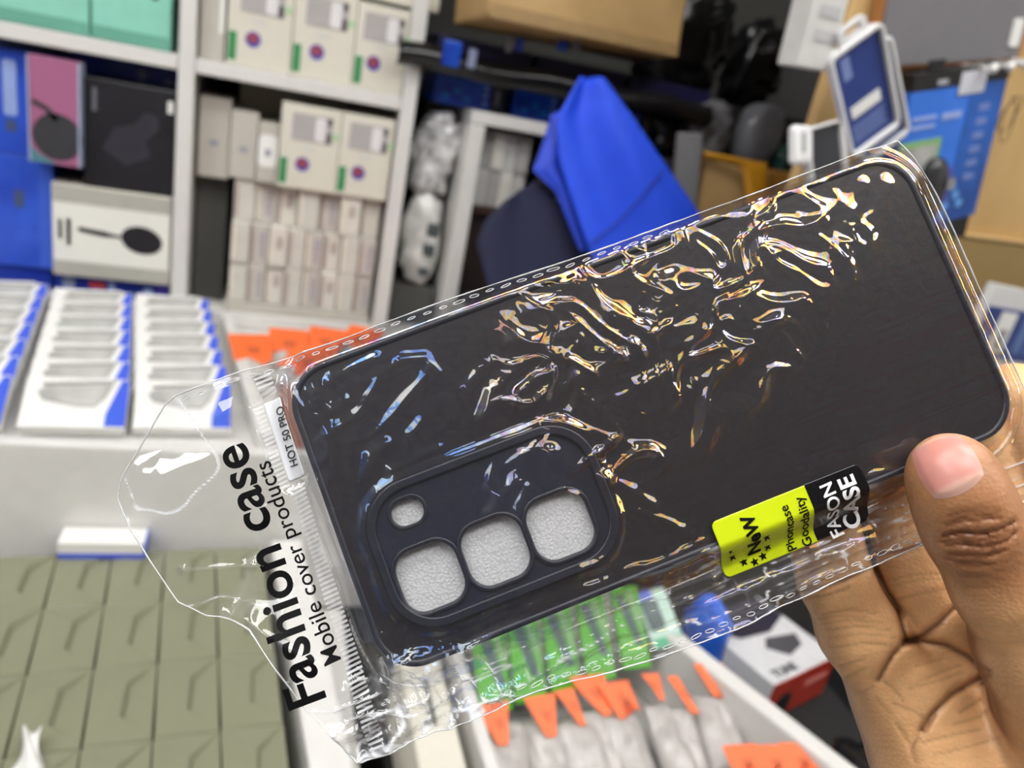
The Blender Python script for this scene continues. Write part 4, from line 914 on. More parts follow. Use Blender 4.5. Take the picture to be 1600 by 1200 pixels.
def Hfilm(u, v):
    """Height of the front film (mm) over the back face of the case."""
    z = Hbase(u, v)
    isl = rr_sd(u, v, -47.6, 13.2, 28.7, 17.7, 11.5)
    z = z + 1.15 * sst(2.6, -.4, isl) + .5 * ridge(np.clip((isl - 1.0) / 5 + .5, 0, 1), 2) * vn(u / 9, v / 9, 4)
    wx = (vn(u / 13, v / 13, 11) - .5) * 16; wy = (vn(u / 13 + 7, v / 13, 12) - .5) * 16
    st = 1 - sst(-1.5, 3.5, -rr_sd(u, v, 20, 38.7, 22, 10, 2))          # flat where the sticker holds the film
    st = st * (1 - .92 * (1 - sst(-.5, 2.5, rr_sd(u, v, -87.5, -23.7, 3.4, 11.2, 1))))
    m1 = bell(u, v, 16, -20, 60, 26)
    w1 = 1.6 * ridge(vn((u + wx) / 10, (v + wy) / 8, 21), 1.3) + .75 * ridge(vn((u + wy) / 4.6, (v + wx) / 5.4, 22), 1.4)
    m1b = bell(u, v, -8, -24, 26, 17)
    a = u * .55 + v * .84; b = -u * .84 + v * .55
    w1b = 1.35 * ridge(vn((b + wx * .4) / 4.2, (a + wy * .3) / 22, 23), 1.5)
    m2 = bell(u, v, 2, -3, 48, 24)
    w2 = 2.1 * ridge(vn((u * .45 + v * .9 + wx * .6) / 7, (u * .9 - v * .45) / 20, 24), 1.6)
    m2 = np.maximum(m2, 1.0 * bell(u, v, -22, -8, 24, 13)); m2 = np.maximum(m2, .38 * bell(u, v, -60, -18, 24, 18))
    w_i = .9 * ridge(vn((u * .6 + v * .8 + wx * .5) / 6, (u * .8 - v * .6) / 16, 71), 1.6) * bell(u, v, -36, 7, 15, 10)
    m3 = sst(26, 33, v) * sst(-86, -70, u) * (1 - sst(38, 60, u))
    w3 = .8 * ridge(vn(u / 15 + wx / 20, (v + wy * .2) / 3.0, 25), 1.5) + .35 * ridge(vn(u / 5, v / 4, 26), 2)
    m4 = (1 - sst(-77, -68, u)) * sst(-90, -84, u)
    w4 = .9 * ridge(vn((u + wx * .15) / 3.0, v / 18, 27), 1.5) + .3 * ridge(vn(u / 4, v / 6, 28), 2)
    m5 = 1 - sst(-89, -83, u)
    tri = lambda x: np.abs((x % 1.0) * 2 - 1)
    flap = 2.6 * (vn(u / 26, v / 34, 31) - .5) * sst(-86, -100, u) + 1.5 * tri((u * .82 + v * .57) / 31 + .13 + wx / 90) + 1.2 * tri((u * -.3 + v * .95) / 37 + .4 + wy / 90) + .9 * tri((u * .97 - v * .22) / 23 + .7 + wy / 80) * sst(.35, .65, vn(u / 20, v / 20, 30)) + .06 * vn(u / 4, v / 4, 33)
    m6 = bell(u, v, -80, 47, 34, 16)
    w6 = .8 * ridge(vn((u + wx * .4) / 5, (v + wy * .4) / 6, 61), 4) + .9 * ridge(vn((u + wy * .4) / 8, (v - wx * .3) / 7, 62), 5) + 1.5 * tri((u * .5 + v * .87 + wx * .5) / 10) + .9 * tri((u * .9 - v * .4 + wy * .5) / 8 + .3) + .7 * tri((u * .2 + v + wx * .6) / 5.5 + .6) + .6 * ridge(vn(u / 2.6, v / 3.2, 35), 1.3)
    m7 = sst(38, 42, v) * (1 - m6)
    w7 = .7 * ridge(vn(u / 20, (v + wy * .2) / 2.4, 36), 2) + .4 * ridge(vn(u / 6, v / 4, 37), 2)
    m8 = bell(u, v, 70, -22, 30, 26)
    w8 = .30 * ridge(vn((u * .95 - v * .3) / 6, v / 26, 38), 1.2)
    quiet = .10 * vn(u / 16, v / 2.0, 41) + .22 * vn(u / 14, v / 10, 42)
    w = w_i + fold_height(u, v) + m1 * w1 + m1b * w1b + m2 * (1 - m1 * .6) * w2 + m3 * w3 + m4 * w4 + m5 * flap + m6 * w6 + m7 * w7 + m8 * w8 + quiet
    # fold lines on the empty flap
    for (x0, y0), (x1, y1), amp in (((-119, -3), (-104, 2), 1.6), ((-104, 2), (-97, -10), 1.8), ((-104, 2), (-113, 12), 2.0), ((-122, -30), (-92, -36), .8), ((-113, 10), (-96, 30), 1.2), ((-97, -12), (-94, 20), .8)):
        dx, dy = x1 - x0, y1 - y0; t_ = np.clip(((u - x0) * dx + (v - y0) * dy) / (dx * dx + dy * dy), 0, 1)
        d_ = np.hypot(u - x0 - t_ * dx, v - y0 - t_ * dy); w = w + .55 * amp * np.exp(-d_ / 1.3)
    return z + w * st + (1 - st) * .12 * vn(u / 8, v / 8, 43)
LEFT = np.array([(-44.0, -108.5), (-43, -111), (-29.4, -126.3), (-25, -128.6), (-15.6, -127.8), (-9, -126.4), (3.6, -123.0), (7.3, -119.6), (9, -118.4), (11.5, -113.5), (16.2, -110.0), (23, -107.6), (33, -104.6), (38, -103.4), (43.6, -100.2), (49.0, -98.2), (53.2, -97.0), (54.3, -95.8), (55, -93.5)])
def ubound(v): return np.interp(v, LEFT[:, 0], LEFT[:, 1])
def vtop(u): return -42.3 + .35 * vn(u / 11, 0 * u, 51) - .8 * (1 - sst(-100, -80, u)) + 2.0 * sst(-40, 10, u) - .8 * sst(40, 84, u)
def vbot(u): return 53.4 + 4.6 * sst(-70, -8, u) - .7 * vn(u / 9, 0 * u, 52) - 1.6 * sst(0, 40, u)
def bag_grid(nu, nv, ul=None, ur=90.5):
    s = np.linspace(0, 1, nu); t = np.linspace(0, 1, nv); S, Tt = np.meshgrid(s, t, indexing='ij')
    v0 = -44.0 + 98.5 * Tt
    L_ = ubound(v0) if ul is None else np.full_like(v0, ul)
    ue = ur - 4.0 * np.abs(2 * Tt - 1) ** 6
    u = L_ + (ue - L_) * S
    v = vtop(u) + (vbot(u) - vtop(u)) * Tt
    return u, v
U, V = bag_grid(470, 212)
ZF = Hfilm(U, V)
FILM = film('clear bag film', gain=1.25, haze=.013, iri=.95, rough=.045, whiten=True)
bag = thing('clear_bag', 'clear crinkled plastic bag with large black print around the dark phone case', 'bag', MCASE)
ff = grid_mesh('front_film', np.stack([U * mm, -V * mm, ZF * mm], -1))
du = np.gradient(U, axis=0); dv = np.gradient(V, axis=1)
cur = np.hypot(np.gradient(np.gradient(ZF, axis=0) / du, axis=0) / du, np.gradient(np.gradient(ZF, axis=1) / dv, axis=1) / dv)
loose = np.clip((1 - sst(-88, -80, U)) + sst(34, 39, V) * .9 + .06, 0, 1) * (1 - (1 - sst(-1.5, 3.5, -rr_sd(U, V, 20, 38.7, 22, 10, 2))) * .9)
wx_ = (vn(U / 13, V / 13, 11) - .5) * 16; wy_ = (vn(U / 13 + 7, V / 13, 12) - .5) * 16
net = np.maximum(sst(.90, .985, ridge(vn((U + wx_ * .4) / 5, (V + wy_ * .4) / 6, 61))), sst(.93, .99, ridge(vn((U + wy_ * .4) / 8, (V - wx_ * .3) / 7, 62)))) * bell(U, V, -80, 49, 34, 16) * sst(-1.0, 1.5, rr_sd(U, V, 0, 0, 83, 37.8, 10.5))  # network of white lines painted in for glints on the crumple
net = np.maximum(net, sst(.94, .99, ridge(vn(U / 20, (V + wy_ * .2) / 2.4, 36))) * sst(39, 42, V) * .7)
net = np.maximum(net, sst(.955, .99, ridge(vn((U + wy_ * .8) / 17, (V - wx_ * .8) / 15, 63))) * (1 - sst(-99, -93, U)) * .7)
ca_ = ff.attributes.new('crease', 'FLOAT', 'POINT'); ca_.data.foreach_set('value', np.maximum(sst(.16, .8, cur) * loose, net).astype(np.float32).ravel())
obj('front_film', ff, FILM, bag)
Ub, Vb = bag_grid(150, 90, ul=-88.0)
ZB = -11.9 + 6.6 * sst(-.8, 6.5, rr_sd(Ub, Vb, 0, 0, 83, 37.8, 10.5)) - .35 * ridge(vn(Ub / 9, Vb / 7, 61), 1.5)
obj('back_film', grid_mesh('back_film', np.stack([Ub * mm, -Vb * mm, ZB * mm], -1)), film('back bag film', gain=1.4, haze=.015, rough=.06), bag)
# rolled cut edge all round the film, whitened for the light it catches
edge = [(U[0, j], V[0, j], ZF[0, j]) for j in range(0, 212, 3)] + [(U[i, -1], V[i, -1], ZF[i, -1]) for i in range(0, 470, 3)] + [(U[-1, j], V[-1, j], ZF[-1, j]) for j in range(211, -1, -3)] + [(U[i, 0], V[i, 0], ZF[i, 0]) for i in range(469, -1, -3)]
EDGEM = film('film cut edge', gain=5.0, haze=.55, rough=.12, hazec=(.85, .86, .88))
obj('cut_edge', tube([(a * mm, -b * mm, c * mm) for a, b, c in edge], [(.12 + .14 * float(vn(k * .21, 3.0, 5))) * mm for k in range(len(edge))], 6, True), EDGEM, bag, smooth=True)
# welded side seams: rows of little pressed loops
def weld(us, vf, name):
    bm = bmesh.new()
    for u in us:
        v = vf(u) + random.uniform(-.35, .35); a, b = random.uniform(.9, 1.7), random.uniform(.28, .48); rt = random.uniform(-.12, .12)
        pts = []
        for k in range(14):
            q = 2 * math.pi * k / 14; x, y = a * math.cos(q), b * math.sin(q)
            uu, vv_ = u + x * math.cos(rt) - y * math.sin(rt), v + x * math.sin(rt) + y * math.cos(rt)
            pts.append((uu * mm, -vv_ * mm, (float(Hfilm(np.array([uu]), np.array([vv_]))[0]) + .08) * mm))
        add_tube(bm, pts, .11 * mm, 5, True)
    return obj(name, bm, EDGEM, bag, smooth=True)
weld([-106 + 4.1 * k for k in range(31)], lambda u: float(vtop(np.array([u]))[0]) + 1.7, 'welded_seam')
weld([-62 + 3.6 * k for k in range(34)], lambda u: float(vbot(np.array([u]))[0]) - 2.0, 'welded_seam')
# pressed comb strip below the mouth of the bag
bm = bmesh.new()
for k in range(82):
    s = k / 81; v = -40.0 + 91.0 * s; u0 = -89.3 - 3.4 * s ** 1.3; wd = 3.9; lbl = -35.2 < v < -12.4
    if lbl: u0 -= 2.6; wd = 2.4
    q = [(u0, v), (u0 + wd, v - .35), (u0 + wd, v + .22), (u0, v + .57)]
    zs = [float(Hfilm(np.array([a]), np.array([b]))[0]) + .25 for a, b in q]
    bm.faces.new([bm.verts.new((a * mm, -b * mm, z * mm)) for (a, b), z in zip(q, zs)][::-1])
obj('comb_seal', bm, film('comb ink', haze=.62, gain=1.5, rough=.2, hazec=(.78, .79, .81)), bag)

def on_film(me, f, lift, sub=0.0):
    """Lay a flat mesh (in mm: reading direction, up) on the film."""
    bm = bmesh.new(); bm.from_mesh(me)
    if sub:
        bmesh.ops.triangulate(bm, faces=bm.faces)
        for _ in range(3):
            es = [e for e in bm.edges if e.calc_length() > sub]
            if es: bmesh.ops.subdivide_edges(bm, edges=es, cuts=1); bmesh.ops.triangulate(bm, faces=[q for q in bm.faces if len(q.verts) > 3])
    c = np.array([v.co for v in bm.verts]); uu, vv_ = f(c[:, 0], c[:, 1]); zz = Hfilm(uu, vv_) + lift + (c[:, 2] > 0) * .0
    for v, a, b, z in zip(bm.verts, uu, vv_, zz): v.co = (a * mm, -b * mm, z * mm)
    bm.to_mesh(me); bm.free(); return me
INK = mat('black film ink', (9, 9, 10), 0.6, 0.05, spec=.15)
WINK = mat('white film ink', (236, 236, 236), 0.4, 0.01)
def uvf(px, py, lift=.3):
    h = 0.0
    for _ in range(6):
        a, b = uv(px, py, h * mm); h = .5 * h + .5 * (float(Hfilm(np.array([a]), np.array([b]))[0]) + lift)
    return a, b
def film_text(body, p0, p1, m, name, parent, bold=0.0, yscale=1.0, lift=.12, space=1.0, sub=1.2, hfix=None):
    """Text whose base line runs between two picture points on the film."""
    a = np.array(uvf(*p0)); b = np.array(uvf(*p1)); d = b - a; ln = np.hypot(*d); d /= ln; upv = np.array([d[1], -d[0]])
    me = text_mesh(body, 1.0, bold, 0.0, 'LEFT', space)
    xs = [v.co.x for v in me.vertices]; k = ln / (max(xs) - min(xs)); x0 = min(xs)
    ky = k * yscale if hfix is None else hfix
    me.transform(T((-x0, 0, 0))); me.transform(Matrix.Diagonal((k, ky, 1, 1)))
    on_film(me, lambda x, y: (a[0] + d[0] * x + upv[0] * y, a[1] + d[1] * x + upv[1] * y), lift, sub)
    return obj(name, me, m, parent)
film_text('Fashion case', (509, 1090), (381, 690), INK, 'large_print', bag, .018, 1.0, lift=.30)
film_text('Mobile cover products', (533, 1030), (421, 719), INK, 'small_print', bag, .006, 1.0, lift=.30)
# white model label
def film_patch(u0, u1, v0, v1, r, name, m, parent, lift, rot=0.0, nu=40, nv=30, corners='all'):
    cu_, cv_ = (u0 + u1) / 2, (v0 + v1) / 2; a, b = (u1 - u0) / 2, (v1 - v0) / 2
    S, Q = np.meshgrid(np.linspace(-a, a, nu), np.linspace(-b, b, nv), indexing='ij')
    qx, qy = np.abs(S) - (a - r), np.abs(Q) - (b - r); L_ = np.hypot(np.maximum(qx, 0), np.maximum(qy, 0))
    k = np.where((qx > 0) & (qy > 0) & (L_ > r), r / np.maximum(L_, 1e-9), 1.0)
    ok = np.ones_like(S, bool) if corners == 'all' else ((S < 0) if corners == 'left' else (S > 0))
    k = np.where(ok, k, 1.0)
    S = np.where(k < 1, np.sign(S) * ((a - r) + qx * k), S); Q = np.where(k < 1, np.sign(Q) * ((b - r) + qy * k), Q)
    uu = cu_ + S * math.cos(rot) - Q * math.sin(rot); vv_ = cv_ + S * math.sin(rot) + Q * math.cos(rot)
    P = np.stack([uu * mm, -vv_ * mm, (Hfilm(uu, vv_) + lift) * mm], -1)
    me = solid_sheet(P, (0, 0, -1), .08 * mm)
    return obj(name, me, m, parent)
lb = film_patch(-89.9, -85.0, -33.8, -13.6, .6, 'model_label', mat('white paper label', (226, 228, 232), .4, .01), bag, .55, .02, 14, 40)
lb['label'] = 'white model label'
film_text('HOT 50 PRO', (466, 726), (442, 633), mat('grey pen ink', (30, 30, 34), .6), 'label_lettering', lb, .004, 1.3, lift=.78)
# lime and black sticker across the lower edge

LIME = mat('lime sticker', (203, 220, 22), 0.3, 0.02, 20, coat=.3)
sk = film_patch(.6, 25.6, 31.4, 46.2, 1.6, 'lime_sticker', LIME, bag, .45, 0, 60, 40, 'left'); sk['label'] = 'lime yellow half of sticker'
sb = film_patch(25.3, 39.9, 31.2, 46.0, 2.2, 'black_sticker', mat('black sticker', (19, 18, 21), .22, .05, coat=.3), bag, .50, 0, 40, 40, 'right'); sb['label'] = 'black half of sticker'
film_text('NeW', (1188, 861), (1174, 801), INK, 'sticker_print', sk, .035, 1.05, lift=.62)
film_text('Phoncase', (1245, 857), (1229, 788), INK, 'sticker_print', sk, .012, 1.0, lift=.62)
film_text('Goodality', (1270, 850), (1252, 774), INK, 'sticker_print', sk, .012, 1.0, lift=.62)
film_text('FASON', (1319, 834), (1297, 752), WINK, 'sticker_print', sb, .02, 1.0, lift=.68)
film_text('CASE', (1347, 820), (1330, 740), WINK, 'sticker_print', sb, .03, 1.0, lift=.68)
for px, py in ((1144, 870), (1162, 878), (1179, 878), (1192, 869), (1199, 854), (1197, 839), (1141, 862)):
    u, v = uvf(px, py); r0 = 1.15 if (px, py) != (1141, 862) else .6
    pts = [(u + (r0 if k % 2 == 0 else r0 * .42) * math.sin(k * math.pi / 5), v - (r0 if k % 2 == 0 else r0 * .42) * math.cos(k * math.pi / 5)) for k in range(10)]
    z = float(Hfilm(np.array([u]), np.array([v]))[0])
    bm = poly([(a * mm, -b * mm) for a, b in pts], (z + .44) * mm, (z + .62) * mm)
    obj('star_print', bm, INK, sk)
# ------------------------------------------------------------------ the hand
def pxm(px, py, d): return np.array([(px - 800) / F * d, (py - 600) / F * d, d])
def chain(spec): return [(pxm(a, b, d), r * d / F) for a, b, d, r in spec]
HAND = {
 'thumb': chain([(1484, 738, .1824, 61), (1500, 775, .1820, 64), (1524, 832, .1826, 66), (1570, 912, .1852, 72), (1630, 1010, .192, 92), (1715, 1200, .206, 120)]),
 'little': chain([(1262, 700, .2176, 46), (1294, 850, .2176, 52), (1306, 905, .2172, 53), (1345, 985, .2185, 61), (1418, 1085, .2235, 78)]),
 'ring': chain([(1372, 640, .2178, 47), (1412, 850, .2176, 54), (1424, 895, .2176, 52), (1455, 955, .2196, 55), (1525, 1065, .2275, 74)]),
 'middle': chain([(1500, 620, .2182, 47), (1566, 850, .2195, 54), (1592, 960, .2245, 58), (1622, 1060, .2315, 72)]),
 'index': chain([(1582, 628, .2195, 61), (1606, 690, .2193, 60), (1655, 800, .221, 62), (1700, 940, .227, 66), (1730, 1060, .233, 74)]),
 'hypothenar': chain([(1425, 1085, .2245, 82), (1475, 1180, .2225, 96), (1560, 1380, .222, 120)]),
 'palm': chain([(1530, 1090, .2345, 78), (1600, 1220, .2345, 110), (1660, 1400, .230, 130)]),
 'palm2': chain([(1640, 1080, .238, 78), (1700, 1260, .236, 110), (1700, 1400, .230, 130)]),
 'thenar': chain([(1690, 1110, .212, 100), (1660, 1220, .213, 118), (1670, 1380, .220, 130)]),
 'wrist': chain([(1650, 1390, .228, 150), (1760, 1640, .238, 150), (1900, 1980, .25, 170)]),
}
def capsule(P, a, ra, b, rb):
    ab = b - a; t = np.clip(((P - a) @ ab) / (ab @ ab), 0, 1).astype(np.float32)
    d = P - a - t[..., None] * ab
    return np.sqrt((d * d).sum(-1)) - (ra + (rb - ra) * t)
def smin(a, b, k):
    h = np.maximum(k - np.abs(a - b), 0) / k; return np.minimum(a, b) - h * h * k * .25
def chain_sdf(P, ch, k=.005):
    out = None
    for (a, ra), (b, rb) in zip(ch[:-1], ch[1:]):
        d = capsule(P, a.astype(np.float32), ra, b.astype(np.float32), rb); out = d if out is None else smin(out, d, k)
    return out
def seg_dist(X, Y, pts):
    out = None
    for (x0, y0), (x1, y1) in zip(pts[:-1], pts[1:]):
        dx, dy = x1 - x0, y1 - y0; t = np.clip(((X - x0) * dx + (Y - y0) * dy) / (dx * dx + dy * dy), 0, 1)
        d = np.hypot(X - x0 - t * dx, Y - y0 - t * dy); out = d if out is None else np.minimum(out, d)
    return out
# skin creases and one finger gap as picture polylines: points, depth (mm), half width (px), on the thumb?
CREASES = [
 ([(1346, 800), (1354, 845), (1367, 888), (1386, 924), (1402, 950), (1416, 998)], 1.3, 4.0, 0),  # gap between little and ring finger, its shade painted as dark pigment
 ([(1256, 924), (1285, 918), (1320, 906), (1356, 888)], .75, 4.5, 0), ([(1258, 934), (1292, 930), (1326, 918)], .4, 3, 0), ([(1290, 905), (1335, 890)], .3, 3, 0),
 ([(1362, 864), (1405, 862), (1452, 845)], .75, 4.5, 0), ([(1400, 870), (1440, 858)], .35, 3, 0),
 ([(1414, 1003), (1436, 996), (1466, 975), (1492, 948)], 1.2, 5, 0), ([(1416, 1002), (1396, 1022), (1380, 1048), (1372, 1062)], .9, 5, 0), ([(1404, 1008), (1388, 1034)], .35, 3, 0),
 ([(1412, 1002), (1440, 1001), (1478, 1008), (1510, 1024), (1536, 1043), (1546, 1048)], 1.3, 6, 0),
 ([(1546, 1055), (1520, 1066), (1486, 1086), (1458, 1114), (1440, 1140)], 1.3, 6, 0), ([(1462, 1112), (1436, 1148), (1426, 1166)], .4, 4, 0),
 ([(1378, 1062), (1400, 1080), (1412, 1096)], .3, 3, 0), ([(1396, 1100), (1430, 1112), (1446, 1124)], .25, 3, 0), ([(1366, 1090), (1388, 1112)], .2, 3, 0),
 ([(1420, 1076), (1470, 1062), (1505, 1050)], .2, 3, 0), ([(1500, 1112), (1530, 1094)], .35, 4, 0), ([(1490, 1132), (1530, 1120), (1570, 1090)], .25, 4, 0),
 ([(1474, 838), (1500, 832), (1530, 836), (1560, 828), (1584, 816)], 1.0, 3.2, 1), ([(1478, 852), (1505, 850), (1535, 856), (1572, 846), (1586, 832)], .9, 3.2, 1), ([(1484, 866), (1512, 868), (1540, 870), (1570, 860)], .75, 3, 1),
 ([(1478, 822), (1505, 814), (1535, 812), (1566, 808)], .75, 3, 1), ([(1482, 806), (1508, 798), (1540, 796)], .5, 3, 1), ([(1494, 882), (1520, 884), (1548, 882)], .5, 3, 1),
 ([(1276, 968), (1310, 962), (1350, 966)], .2, 2.4, 0), ([(1282, 976), (1330, 968), (1380, 974)], .2, 2.4, 0), ([(1296, 998), (1346, 990), (1400, 996)], .22, 2.4, 0), ([(1320, 1058), (1352, 1044)], .22, 2.6, 0), ([(1336, 1086), (1364, 1072)], .2, 2.6, 0),
 ([(1396, 915), (1436, 906), (1474, 904)], .2, 2.4, 0), ([(1440, 1160), (1480, 1150), (1530, 1140)], .25, 3, 0), ([(1460, 1180), (1520, 1165), (1570, 1150)], .22, 3, 0), ([(1400, 1130), (1420, 1160), (1430, 1190)], .25, 3, 0), ([(1448, 1060), (1480, 1046), (1500, 1040)], .25, 3, 0), ([(1432, 1040), (1470, 1030)], .2, 3, 0),
 ([(1472, 846), (1498, 842), (1520, 846)], .6, 2.4, 1), ([(1530, 846), (1556, 840), (1582, 826)], .6, 2.4, 1), ([(1480, 874), (1506, 878), (1530, 878)], .5, 2.4, 1), ([(1488, 814), (1512, 806), (1540, 804), (1560, 800)], .5, 2.4, 1), ([(1500, 836), (1512, 852), (1514, 868)], .4, 2.2, 1), ([(1540, 832), (1550, 850), (1546, 868)], .4, 2.2, 1), ([(1486, 828), (1498, 846)], .4, 2.2, 1), ([(1562, 822), (1572, 836)], .35, 2.2, 1), ([(1500, 900), (1530, 902)], .3, 2.4, 1), ([(1505, 918), (1545, 918)], .2, 2.4, 1),
 ([(1526, 820), (1532, 840), (1528, 862)], .3, 3, 1), ([(1510, 826), (1522, 846)], .25, 2.5, 1), ([(1546, 822), (1540, 846)], .25, 2.5, 1), ([(1560, 838), (1548, 862)], .2, 2.5, 1),
 ([(1284, 960), (1330, 952), (1370, 958)], .26, 2.6, 0), ([(1290, 985), (1340, 978), (1392, 984)], .26, 2.6, 0), ([(1300, 1012), (1350, 1004), (1392, 1008)], .28, 2.6, 0), ([(1310, 1040), (1350, 1030)], .26, 2.6, 0),
 ([(1390, 905), (1430, 898), (1470, 896)], .24, 2.6, 0), ([(1404, 935), (1444, 926), (1482, 920)], .24, 2.6, 0),
]
def hand_sdf(P):
    fing = None
    for k in ('little', 'ring', 'middle', 'index'):
        d = chain_sdf(P, HAND[k]); fing = d if fing is None else smin(fing, d, .0010)
    palm = None
    for k in ('hypothenar', 'palm', 'palm2', 'wrist'):
        d = chain_sdf(P, HAND[k], .012); palm = d if palm is None else smin(palm, d, .016)
    th = smin(chain_sdf(P, HAND['thumb'], .006), chain_sdf(P, HAND['thenar'], .01), .010)
    palm = smin(palm, fing, .007)
    out = smin(palm, th, .006)
    X = P[..., 0] / P[..., 2] * F + 800; Y = P[..., 1] / P[..., 2] * F + 600
    onth = (th < palm + .001)
    for pts, dep, wd, isth in CREASES:
        xs = [p[0] for p in pts]; ys = [p[1] for p in pts]
        near = (np.abs(out) < .004) & (X > min(xs) - 20) & (X < max(xs) + 20) & (Y > min(ys) - 20) & (Y < max(ys) + 20) & (onth == bool(isth))
        if near.any():
            d = seg_dist(X[near], Y[near], pts); out[near] += dep * .001 * np.exp(-(d / wd) ** 2)
    return out
def surface_nets(lo, hi, h, fn):
    n = np.ceil((hi - lo) / h).astype(int) + 1
    ax = [lo[i] + h * np.arange(n[i]) for i in range(3)]
    S = np.empty(n, np.float32)
    for a in range(0, n[0], 24):
        G = np.stack(np.meshgrid(ax[0][a:a + 24], ax[1], ax[2], indexing='ij'), -1).astype(np.float32); S[a:a + 24] = fn(G)
    ins = S < 0
    c = [(i, j, k) for i in (0, 1) for j in (0, 1) for k in (0, 1)]
    sl = lambda A, o: A[o[0]:n[0] - 1 + o[0], o[1]:n[1] - 1 + o[1], o[2]:n[2] - 1 + o[2]]
    cnt = sum(sl(ins, o).astype(np.int8) for o in c); act = (cnt > 0) & (cnt < 8)
    idx = -np.ones(act.shape, np.int64); cells = np.argwhere(act); idx[act] = np.arange(len(cells))
    acc = np.zeros((len(cells), 3)); num = np.zeros(len(cells))
    for o in c:
        for axn in range(3):
            if o[axn]: continue
            p = list(o); p[axn] = 1
            s0 = sl(S, o)[act]; s1 = sl(S, p)[act]; cr = (s0 < 0) != (s1 < 0)
            t = np.where(cr, s0 / np.where(cr, s0 - s1, 1), 0); q = np.tile(np.array(o, float), (len(cells), 1)); q[:, axn] += t
            acc[cr] += q[cr]; num[cr] += 1
    V = lo + h * (cells + acc / num[:, None])
    faces = []
    for axn in range(3):
        b, c2 = (axn + 1) % 3, (axn + 2) % 3
        s0 = np.take(ins, range(n[axn] - 1), axn); s1 = np.take(ins, range(1, n[axn]), axn); e = np.argwhere(s0 != s1)
        e = e[(e[:, b] > 0) & (e[:, c2] > 0) & (e[:, b] < n[b] - 1) & (e[:, c2] < n[c2] - 1)]
        def g(db, dc):
            k = e.copy(); k[:, b] -= db; k[:, c2] -= dc; return idx[k[:, 0], k[:, 1], k[:, 2]]
        q = np.stack([g(1, 1), g(0, 1), g(0, 0), g(1, 0)], -1); fl = s0[e[:, 0], e[:, 1], e[:, 2]]
        q[~fl] = q[~fl][:, ::-1]; faces.append(q)
    return V, np.concatenate(faces)
pts_all = np.array([p for ch in HAND.values() for p, r in ch]); lo = pts_all.min(0) - .03; hi = pts_all.max(0) + .03
hi[1] = min(hi[1], .36)
Vh, Fh = surface_nets(lo, hi, .00070, hand_sdf)
# smooth the net a little
n_ = len(Vh); E_ = np.concatenate([Fh[:, [0, 1]], Fh[:, [1, 2]], Fh[:, [2, 3]], Fh[:, [3, 0]]])
for _ in range(2):
    s_ = np.zeros_like(Vh); k_ = np.zeros(n_)
    np.add.at(s_, E_[:, 0], Vh[E_[:, 1]]); np.add.at(k_, E_[:, 0], 1); np.add.at(s_, E_[:, 1], Vh[E_[:, 0]]); np.add.at(k_, E_[:, 1], 1)
    Vh = Vh * .6 + .4 * s_ / np.maximum(k_, 1)[:, None]
# skin pigment per vertex: pale palm, darker back of the thumb and outer edge, darker in the lines of the skin; shade of one finger gap painted in
Xp = Vh[:, 0] / Vh[:, 2] * F + 800; Yp = Vh[:, 1] / Vh[:, 2] * F + 600
P32 = Vh.astype(np.float32)
dth = chain_sdf(P32, HAND['thumb'], .006); dfi = np.min([chain_sdf(P32, HAND[k]) for k in ('little', 'ring', 'middle', 'index', 'hypothenar')], 0)
me = bpy.data.meshes.new('hand')
Vw = (RW @ Vh.T).T + CAM
org = CAM + RW @ pxm(1560, 1150, .245)
me.from_pydata((Vw - org).tolist(), [], Fh.tolist()); me.update()
me.polygons.foreach_set('use_smooth', [True] * len(me.polygons))
nw = np.zeros(n_ * 3, np.float32); me.vertices.foreach_get('normal', nw); nw = nw.reshape(-1, 3); nc = nw @ RW       # normals in picture axes
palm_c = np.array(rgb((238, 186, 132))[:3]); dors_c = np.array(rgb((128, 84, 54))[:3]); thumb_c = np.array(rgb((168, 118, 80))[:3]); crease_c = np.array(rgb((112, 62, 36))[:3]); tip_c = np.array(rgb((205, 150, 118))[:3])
onth = sst(.006, -.002, dth - np.minimum(dfi, .02)) * sst(1010, 900, Yp)
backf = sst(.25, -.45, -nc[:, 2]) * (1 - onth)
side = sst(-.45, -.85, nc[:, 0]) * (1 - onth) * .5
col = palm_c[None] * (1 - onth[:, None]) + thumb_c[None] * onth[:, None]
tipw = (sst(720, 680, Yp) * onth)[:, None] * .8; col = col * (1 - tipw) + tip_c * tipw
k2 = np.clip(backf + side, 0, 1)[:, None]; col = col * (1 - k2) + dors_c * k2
kn = (np.exp(-(((Xp - 1532) / 66) ** 2 + ((Yp - 846) / 44) ** 2)) * onth * .6)[:, None]; col = col * (1 - kn) + np.array(rgb((104, 66, 44))[:3]) * kn
cm = np.zeros(n_)
for pts, dep, wd, isth in CREASES:
    xs = [p[0] for p in pts]; ys = [p[1] for p in pts]
    nr = (Xp > min(xs) - 20) & (Xp < max(xs) + 20) & (Yp > min(ys) - 20) & (Yp < max(ys) + 20) & ((onth > .5) == bool(isth)) & (nc[:, 2] < .2)
    if nr.any(): cm[nr] = np.maximum(cm[nr], min(.85, dep * 1.1) * np.exp(-(seg_dist(Xp[nr], Yp[nr], pts) / (wd * .8)) ** 2))
col = col * (1 - cm[:, None]) + crease_c * cm[:, None]
at = me.color_attributes.new('pigment', 'FLOAT_COLOR', 'POINT')
at.data.foreach_set('color', np.c_[col, np.ones(n_)].astype(np.float32).ravel())
